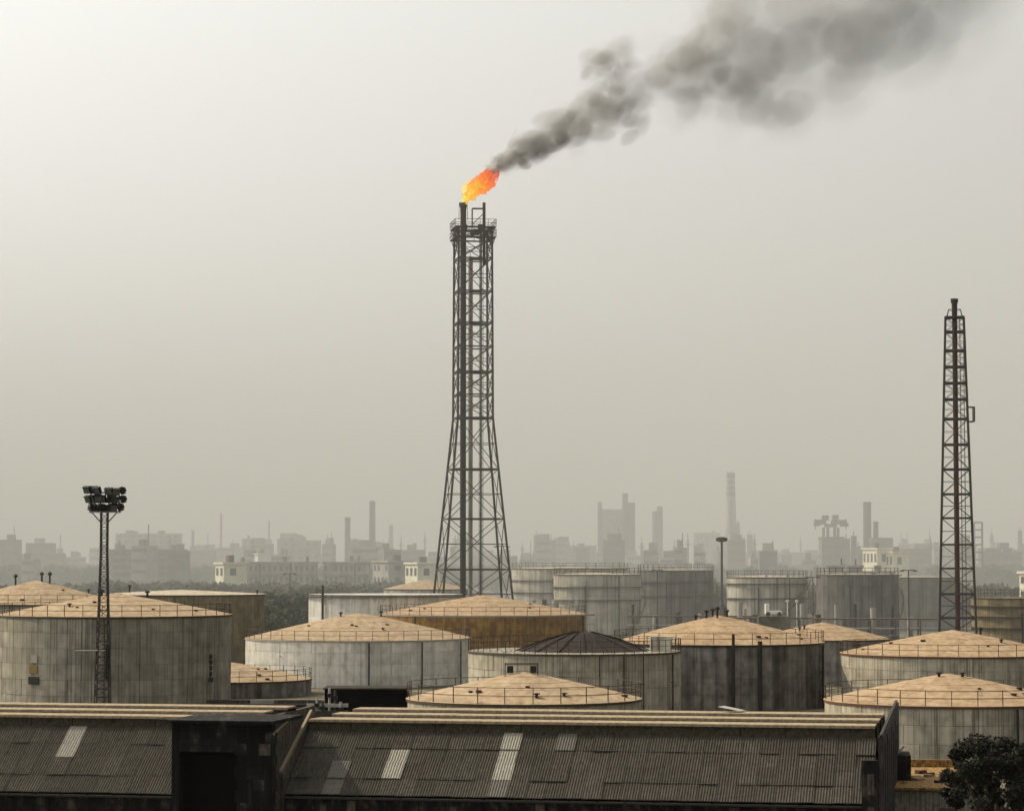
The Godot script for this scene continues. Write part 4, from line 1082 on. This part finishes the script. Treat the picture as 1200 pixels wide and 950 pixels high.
func pipeways() -> void:
	var r := RandomNumberGenerator.new()
	r.seed = 8
	for e in [[612, 690, 742, "between the hazy tanks right of the flare tower"], [742, 900, 722, "in front of the grey hazy tank"], [850, 960, 700, "in front of the sunlit girdered tank"], [960, 1090, 690, "in front of the big slate-grey tank"]]:
		var d: float = e[2]
		var u := 0.6 * d / 3000.0
		var x0: float = (e[0] - 600.0) * u
		var x1: float = (e[1] - 600.0) * u
		var t := thing("pipe_rack", "long low pipe rack " + e[3], "pipework", Vector3(x0, 0, -0.6 * d))
		var w := x1 - x0
		for k in int(w / 4.0) + 1:
			for z in [-1.2, 1.2]:
				bar(t, "post", M.steel, Vector3(k * 4.0, 0, z), Vector3(k * 4.0, 5.2, z), 0.22)
			bar(t, "crossbar", M.steel, Vector3(k * 4.0, 3.6, -1.3), Vector3(k * 4.0, 3.6, 1.3), 0.2)
			bar(t, "crossbar", M.steel, Vector3(k * 4.0, 5.1, -1.3), Vector3(k * 4.0, 5.1, 1.3), 0.2)
		for k in 7:
			rod(t, "pipe", [M.pale_steel, M.steel, M.rust, M.pale_steel][k % 4], Vector3(-1, 3.85 if k < 4 else 5.35, -1.0 + 0.6 * (k % 4)), Vector3(w + 1.0, 3.85 if k < 4 else 5.35, -1.0 + 0.6 * (k % 4)), 0.29)
		for k in 6:
			block(t, "equipment_box", [M.far_steel, M.dim_concrete, M.concrete][k % 3], Vector3(r.randf() * w, 1.4, 2.2), Vector3(r.randf_range(1.0, 3.0), r.randf_range(2.0, 3.4), 1.6))
			rod(t, "vessel", M.pale_steel if k % 2 else M.steel, Vector3(k * w / 6.0, 0, -2.6), Vector3(k * w / 6.0, r.randf_range(5.5, 8.0), -2.6), r.randf_range(0.5, 1.3))
	# low bund wall and pipes on the ground before the small squat tank and the white tank
	var t := thing("bund_wall", "low concrete bund wall before the small squat tank", "wall", Vector3(-23.865, 0, -258))
	for k in 8:
		block(t, "wall_panel", M.plaster if k % 3 else M.concrete, Vector3(-8.4 + k * 2.4, 0.45, rng.randf_range(-0.01, 0.01)), Vector3(2.38, 0.9, 0.2))
	for k in 3:
		rod(t, "pipe", [M.pale_steel, M.rust, M.steel][k], Vector3(-10, 0.3 + 0.1 * k, 0.6 + k * 0.4), Vector3(11, 0.3 + 0.1 * k, 0.6 + k * 0.4), 0.25)
	for e in [[588, 640, 700, "right of the flare tower's foot"], [770, 668, 760, "before the grey hazy tank"], [952, 676, 720, "left of the big slate-grey tank"], [1064, 668, 640, "left of the lattice mast's foot"], [340, 672, 820, "among the dark trees"]]:
		var d: float = e[2]
		var u := 0.6 * d / 3000.0
		var h: float = 15.0 + (655.0 - e[1]) * u
		t = thing("lamp_post", "slim grey lamp post " + e[3], "lamp post", Vector3((e[0] - 600.0) * u, 0, -0.6 * d))
		rod(t, "pole", M.far_steel, Vector3.ZERO, Vector3(0, h, 0), 0.2)
		bar(t, "arm", M.far_steel, Vector3(-1.0, h, 0), Vector3(1.0, h, 0), 0.12)
		for s in [-1.0, 1.0]:
			block(t, "lamp_head", M.dark_steel, Vector3(s, h - 0.1, 0), Vector3(0.6, 0.16, 0.3))

func plant(label: String, x: float, z: float, bits: Array, d: float) -> void:
	var t := thing("process_plant", label, "refinery unit", Vector3(x, 0, z))
	var px := 0.6 * d / 3000.0
	for e in bits:          # [across, top, width] of each vessel
		var h: float = 15.0 + (655.0 - e[1]) * px
		rod(t, "vessel", M.far_steel if e[2] < 8 else M.dim_concrete, Vector3(e[0] * px, 0, 0), Vector3(e[0] * px, h, 0), e[2] * px)
		bar(t, "vent_pipe", M.far_steel, Vector3(e[0] * px, h, 0), Vector3(e[0] * px, h + 2.0, 0), 0.4)
	block(t, "pipe_rack", M.dim_concrete, Vector3(0, 5, 0), Vector3(absf(bits[0][0] - bits[1][0]) * px + 14, 10, 5))

func tank_farm() -> void:
	var r := true
	var t: Node3D
	t = tank("grey streaky cone-roofed tank at far left with hazard plates, behind the floodlight mast", -40.847, -264, 11.88, 9.308, 2.188, M.grey_shell, M.tan_roof, {"courses": 6, "segs": 26, "rail": r, "vents": [[0.25, -0.2, 1.0], [-0.3, 0.55, 0.5], [-0.1, 0.1, 0.8]], "pipes": [[0.07, 0.1]]})
	hazard_plates(t, 11.88)
	tank("cone-roofed tank with three roof vents, cut by the left edge behind the grey streaky one", -57.928, -312, 10.4, 9.617, 2.794, M.pale_shell, M.tan_roof, {"courses": 6, "segs": 24, "rail": r, "vents": [[-0.22, 0.1, 1.5], [0.05, -0.1, 1.4], [0.17, 0.05, 1.6], [0.6, -0.1, 0.7]]})
	tank("olive-brown flat-topped tank behind the right shoulder of the grey streaky tank", -44.811, -348, 11.252, 10.265, 0.577, M.olive_shell, M.pale_roof, {"courses": 6, "segs": 22, "rail": false, "rim": M.dark_steel, "vents": [[-0.6, 0.2, 1.2], [0.93, 0.2, 0.7]]})
	tank("small squat tank between the grey streaky tank and the white tank", -31.835, -285.6, 9.52, 1.757, 1.887, M.dark_shell, M.tan_roof, {"courses": 2, "segs": 20, "rail": r})
	tank("white tank with a tan cone roof left of centre, behind the black shed", -18.686, -312, 13.624, 5.484, 2.996, M.white_shell, M.tan_roof, {"courses": 4, "segs": 18, "rail": r, "rim": M.pale_steel, "pipes": [[0.15, 0.22], [0.59, 0.2], [0.91, 0.18], [-0.62, 0.06]], "vents": [[-0.15, 0.1, 0.7], [0.2, -0.05, 0.9], [0.25, 0.6, 0.4]]})
	tank("ochre-walled tank with a tan cone roof in front of the flare tower", -4.073, -360, 14.4, 7.357, 2.625, M.ochre_shell, M.rust_roof, {"courses": 5, "segs": 22, "rail": r, "rim": M.pale_steel, "pipes": [[-0.62, 0.25], [0.95, 0.25]]})
	t = tank("grey tank under a black domed roof, right of centre", 5.902, -243, 10.044, 6.382, -0.9, M.pale_shell, M.black_roof, {"courses": 4, "segs": 22, "rail": r, "posts": 60, "pipes": [[0.2, 0.1], [0.42, 0.12], [0.6, 0.1], [0.88, 0.14]], "rim": M.rail})
	var b := Builder.new()
	var dr := 6.48
	b.lathe([[dr, 0.0], [dr * 0.78, 0.486], [dr * 0.55, 1.053], [dr * 0.3, 1.579], [dr * 0.14, 1.742], [0, 1.782]], 40)
	part(t, "dome_roof", b.mesh(), M.black_roof, Transform3D(Basis(), Vector3(0.81, 6.382 - 0.1, 0)))
	for k in 16:
		var a := TAU * k / 16
		var d := Vector3(sin(a), 0, cos(a))
		bar(t, "dome_rib", M.black_roof, Vector3(0.81, 6.382 - 0.05, 0) + d * dr, Vector3(0.81, 6.382 + 1.053, 0) + d * dr * 0.55, 0.09)
		bar(t, "dome_rib", M.black_roof, Vector3(0.81, 6.382 + 1.053, 0) + d * dr * 0.55, Vector3(0.81, 6.382 + 1.766, 0) + d * dr * 0.14, 0.09)
	block(t, "roof_cabinet", M.far_shell[2], Vector3(8.1, 6.382 + 0.7, 1.0), Vector3(1.944, 1.3, 1.2))
	t = tank("low-set tank whose tan cone roof just shows over the ridge at centre", 0.866, -186, 8.432, 4.963, 1.904, M.pale_shell, M.tan_roof, {"courses": 3, "segs": 22, "rail": r, "vents": [[0.1, 0.82, 0.5], [0.33, 0.72, 0.4]]})
	for e in [[-22, -1.0], [-22, 1.0], [16, -1.0], [16, 1.0]]:
		bar(t, "platform_post", M.rail, Vector3(e[0] * 0.062, 6.437, e[1]), Vector3(e[0] * 0.062, 7.481, e[1]), 0.06)
	for z in [-1.0, 1.0]:
		bar(t, "platform_rail", M.rail, Vector3(-1.364, 7.42, z), Vector3(0.992, 7.42, z), 0.06)
	for x in [-16, 11]:
		block(t, "roof_hatch", M.dark_steel, Vector3(x * 0.062, 7.051, 0.3), Vector3(0.45, 0.5, 0.45))
	tank("large dark grey tank with thick black downpipes right of the black-domed tank", 21.258, -264, 10.736, 6.511, 2.709, M.dark_shell, M.rust_roof, {"courses": 4, "segs": 22, "rail": r, "rim": M.dark_steel, "pipes": [[0.05, 0.3, 1.1], [0.29, 0.45, 0.4], [0.93, 0.25]], "vents": [[-0.12, 0.05, 1.0], [-0.02, 0.1, 1.3], [0.08, 0.0, 0.9], [-0.22, 0.0, 0.7], [-0.05, -0.1, 1.1]]})
	tank("tank with a tan cone roof behind the large dark tank's right shoulder", 37.684, -312, 8.112, 5.381, 1.962, M.dark_shell, M.rust_roof, {"courses": 3, "segs": 20, "rail": false, "vents": [[-0.3, 0.3, 0.6], [-0.38, 0.4, 0.7]]})
	tank("sandy-walled cone-roofed tank at right, below the lattice mast", 44.296, -258, 11.18, 5.595, 2.305, M.pale_shell, M.rust_roof, {"courses": 4, "segs": 24, "rail": r, "rim": M.rust, "vents": [[0.36, 0.4, 0.5], [0.25, 0.0, 0.9]], "group": ""})
	tank("streaky sandy tank at lower right, behind the leafy tree", 33.6, -198, 9.438, 4.185, 2.027, M.pale_shell, M.rust_roof, {"courses": 3, "segs": 24, "rail": r, "rim": M.rust, "pipes": [[0.37, 0.2]], "vents": [[-0.09, 0.1, 0.5], [0.1, 0.1, 0.5], [0.52, 0.55, 0.4]]})
	# farther, paler ones
	var g := "far tanks in the haze"
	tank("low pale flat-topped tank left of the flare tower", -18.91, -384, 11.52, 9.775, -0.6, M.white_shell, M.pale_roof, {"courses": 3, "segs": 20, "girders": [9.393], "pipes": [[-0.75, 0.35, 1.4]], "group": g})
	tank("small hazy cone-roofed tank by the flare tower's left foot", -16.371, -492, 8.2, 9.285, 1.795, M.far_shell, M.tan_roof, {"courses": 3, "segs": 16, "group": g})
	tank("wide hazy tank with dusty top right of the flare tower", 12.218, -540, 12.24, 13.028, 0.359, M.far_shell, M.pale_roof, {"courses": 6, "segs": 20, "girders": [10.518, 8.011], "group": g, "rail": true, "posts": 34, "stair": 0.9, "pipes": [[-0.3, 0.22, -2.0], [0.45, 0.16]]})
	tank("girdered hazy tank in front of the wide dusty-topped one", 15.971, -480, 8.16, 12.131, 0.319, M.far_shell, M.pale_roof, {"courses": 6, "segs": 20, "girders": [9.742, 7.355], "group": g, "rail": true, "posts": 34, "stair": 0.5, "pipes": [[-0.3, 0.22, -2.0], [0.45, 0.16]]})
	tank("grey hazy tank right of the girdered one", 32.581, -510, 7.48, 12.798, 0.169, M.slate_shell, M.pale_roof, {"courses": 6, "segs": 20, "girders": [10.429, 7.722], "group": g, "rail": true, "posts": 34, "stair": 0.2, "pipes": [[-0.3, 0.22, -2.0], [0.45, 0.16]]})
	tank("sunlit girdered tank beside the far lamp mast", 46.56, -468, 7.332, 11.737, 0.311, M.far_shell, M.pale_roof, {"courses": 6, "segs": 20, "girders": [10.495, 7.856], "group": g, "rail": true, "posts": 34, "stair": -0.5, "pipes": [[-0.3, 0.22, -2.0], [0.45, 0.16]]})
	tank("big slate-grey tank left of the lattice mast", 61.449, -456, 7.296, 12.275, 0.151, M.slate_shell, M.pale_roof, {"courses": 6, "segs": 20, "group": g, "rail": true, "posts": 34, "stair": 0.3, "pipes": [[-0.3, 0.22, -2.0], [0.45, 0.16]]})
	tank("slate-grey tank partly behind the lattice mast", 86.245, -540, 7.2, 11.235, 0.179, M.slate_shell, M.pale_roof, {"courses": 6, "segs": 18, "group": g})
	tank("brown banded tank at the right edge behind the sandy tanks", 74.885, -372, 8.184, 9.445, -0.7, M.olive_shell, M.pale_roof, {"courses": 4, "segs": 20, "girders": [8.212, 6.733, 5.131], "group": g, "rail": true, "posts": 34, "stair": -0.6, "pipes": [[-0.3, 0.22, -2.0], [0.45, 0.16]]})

func hazard_plates(t: Node3D, r: float) -> void:
	# on the shell, left of the mast: pale, ochre and dark plates one above the other, and a dark strip at the right
	var put := func(across: float, y: float, w: float, h: float, m: Material, called: String) -> void:
		var a := asin(across)
		part(t, called, unit_box, m, Transform3D(Basis(Vector3.UP, a).scaled_local(Vector3(w, h, 0.05)), Vector3(sin(a), 0, cos(a)) * (r + 0.05) + Vector3.UP * y))
	var a0 := -0.535
	put.call(a0, 5.137, 0.8, 0.75, M.sign_pale, "pale_plate")
	put.call(a0 - 0.008, 4.128, 1.1, 0.8, M.sign_ochre, "ochre_plate")
	put.call(a0 - 0.004, 3.035, 1.4, 0.75, M.sign_dark, "dark_plate")
	for k in 5:
		put.call(0.885, 5.221 - k * 0.58, 0.42 + (0.35 if k == 4 else 0.0), 0.44, M.sign_dark, "stencil_block")

func far_bits() -> void:
	var t := thing("lamp_mast", "thin lamp mast with a ring head beside the sunlit girdered tank", "floodlight mast", Vector3(36.343, 0, -444))
	rod(t, "pole", M.far_steel, Vector3.ZERO, Vector3(0, 18.689, 0), 0.4)
	var b := Builder.new()
	b.lathe([[0.3, 0.0], [1.0, 0.2], [1.0, 0.7], [0.3, 0.9], [0.0, 0.9]], 14)
	part(t, "lamp_ring", b.mesh(), M.dark_steel, Transform3D(Basis(), Vector3(0, 17.951, 0)))
	t = thing("white_truck", "small white flatbed truck before the sunlit girdered tank", "truck", Vector3(42.152, 0.0, -414))
	var yb := 5.799
	block(t, "ramp", M.ground, Vector3(0, yb * 0.5, 0), Vector3(5.0, yb, 4.0))
	block(t, "cab", M.white_paint, Vector3(-1.0, yb + 1.2, 0), Vector3(0.6, 1.6, 1.6))
	block(t, "bed", M.white_paint, Vector3(0.3, yb + 0.65, 0), Vector3(2.0, 0.5, 1.6))
	for x in [-0.9, 0.9]:
		var w := Builder.new()
		w.lathe([[0.0, -0.12], [0.36, -0.12], [0.36, 0.12], [0.0, 0.12]], 12)
		part(t, "wheel", w.mesh(), M.black_steel, Transform3D(Basis(Vector3.RIGHT, PI / 2), Vector3(x, yb + 0.36, 0.78)))
	for e in [[921, 718, "left"], [932, 716, "right"]]:
		t = thing("white_post", "white marker post right of the truck, %s of the two" % e[2], "post", Vector3(-83.849 + e[0] * 0.14, 0, -420))
		rod(t, "post", M.white_paint, Vector3.ZERO, Vector3(0, 8.171, 0), 0.2)
		block(t, "cap", M.white_paint, Vector3(0, 8.171, 0), Vector3(0.45, 0.35, 0.4))

func sky_panorama(sun: Vector3) -> ImageTexture:
	var w := 256
	var h := 128
	var im := Image.create(w, h, false, Image.FORMAT_RGBF)
	for y in h:
		for x in w:
			var el := PI * (0.5 - (y + 0.5) / h)
			var az := TAU * (x + 0.5) / w
			var d := Vector3(sin(az) * cos(el), sin(el), -cos(az) * cos(el))
			var ang := rad_to_deg(acos(clampf(d.dot(sun), -1, 1)))
			var k := 0.26 + 2.12 * exp(-pow(ang / 60.0, 2.0))
			k *= lerpf(0.66, 1.0, smoothstep(-0.03, 0.13, el))      # the dust is thickest low down
			if el < 0.0:
				k *= lerpf(1.0, 0.5, clampf(-el * 4.0, 0, 1))
			im.set_pixel(x, y, Color(k, k * 0.988, k * 0.955))
	return ImageTexture.create_from_image(im)

func _ready() -> void:
	rng.seed = 4
	# ---- camera, sky, sun, haze
	var cam := Camera3D.new()
	cam.name = "camera"
	cam.position = Vector3(0, 15, 0)
	cam.rotation.x = atan(180.0 / 3000.0)
	cam.fov = 17.995
	cam.near = 1.0
	cam.far = 9000.0
	cam.current = true
	add_child(cam)
	var to_sun := Vector3(-0.935 * cos(deg_to_rad(41.0)), sin(deg_to_rad(41.0)), -0.355 * cos(deg_to_rad(41.0)))
	var we := WorldEnvironment.new()
	we.name = "environment"
	var env := Environment.new()
	env.background_mode = Environment.BG_SKY
	var sky := Sky.new()
	var pan := PanoramaSkyMaterial.new()
	pan.panorama = sky_panorama(to_sun)
	sky.sky_material = pan
	env.sky = sky
	env.tonemap_mode = Environment.TONE_MAPPER_LINEAR
	env.tonemap_exposure = 1.0
	env.sdfgi_enabled = true
	env.ssao_enabled = true
	env.ssil_enabled = true
	env.fog_enabled = true
	env.fog_density = 0.00003
	env.fog_light_color = lin(0.95, 0.935, 0.875)
	env.volumetric_fog_enabled = true
	env.volumetric_fog_density = 0.0
	we.environment = env
	add_child(we)
	var sun := DirectionalLight3D.new()
	sun.name = "sun"
	sun.light_energy = 1.4
	sun.light_color = Color(1.0, 0.93, 0.8)
	sun.light_angular_distance = 0.6
	sun.shadow_enabled = true
	add_child(sun)
	sun.look_at_from_position(to_sun * 100.0, Vector3.ZERO)
	# ---- shared meshes and materials
	var b := Builder.new()
	b.lathe([[0.0, -0.5], [0.5, -0.5], [0.5, 0.5], [0.0, 0.5]], 6)
	unit_rod = b.mesh()
	b = Builder.new()
	b.lathe([[0.0, -0.5], [0.5, -0.5], [0.5, 0.5], [0.0, 0.5]], 20)
	unit_pipe = b.mesh()
	make_materials()
	# ---- the setting
	b = Builder.new()
	b.quad(Vector3(-2600, 0, 60), Vector3(2600, 0, 60), Vector3(2600, 0, -4500), Vector3(-2600, 0, -4500), Vector3.UP)
	var g := part(self, "ground", b.mesh(), M.ground)
	tag(g, "dusty olive-brown ground under the tanks and out to the horizon", "ground", "", "structure")
	# ---- dust haze, thickening with distance
	for e in [[-270.0, 0.00052, 110.0], [-400.0, 0.00058, 150.0], [-420.0, 0.00008, 300.0]]:
		var f := FogVolume.new()
		f.name = named("haze_bank", self)
		f.shape = RenderingServer.FOG_VOLUME_SHAPE_BOX
		f.size = Vector3(5600, e[2], 4700 + e[0])
		f.position = Vector3(0, e[2] * 0.5 - 2.0, (e[0] - 4700.0) * 0.5)
		var fm := FogMaterial.new()
		fm.albedo = lin(0.765, 0.785, 0.765)
		fm.density = e[1]
		f.material = fm
		add_child(f, true)
		tag(f, "pale dust haze hanging over the far tanks and the city", "haze", "banks of dust haze", "stuff")
	# ---- structures and things
	flare_tower()
	right_tower()
	tank_farm()
	far_city()
	skyline()
	pipeways()
	light_mast()
	foreground()
	far_bits()
	leafy_tree("dark leafy tree rising at the bottom right corner", Vector3(21.206, 0, -112.8), 7.425, 3.2, 5)
	leafy_tree("dark leafy tree cut by the right edge, beside the corner tree", Vector3(24.456, 0, -117.6), 6.561, 2.6, 9)
	tree_mass("dense grey-green trees between the tanks and the housing rows", [[-46.317, -37.053, -600, -420, 90], [-127.77, -15.971, -744, -570, 420], [41.725, 121.382, -690, -570, 260]], 1.0, 1.7, 3)
	tree_mass("hazy treeline on the horizon behind the housing", [[-271.512, 279.497, -1620, -990, 1500]], 1.3, 2.4, 4)
	smoke(Vector3(-7.806, 71.982, -408 + 0.4))
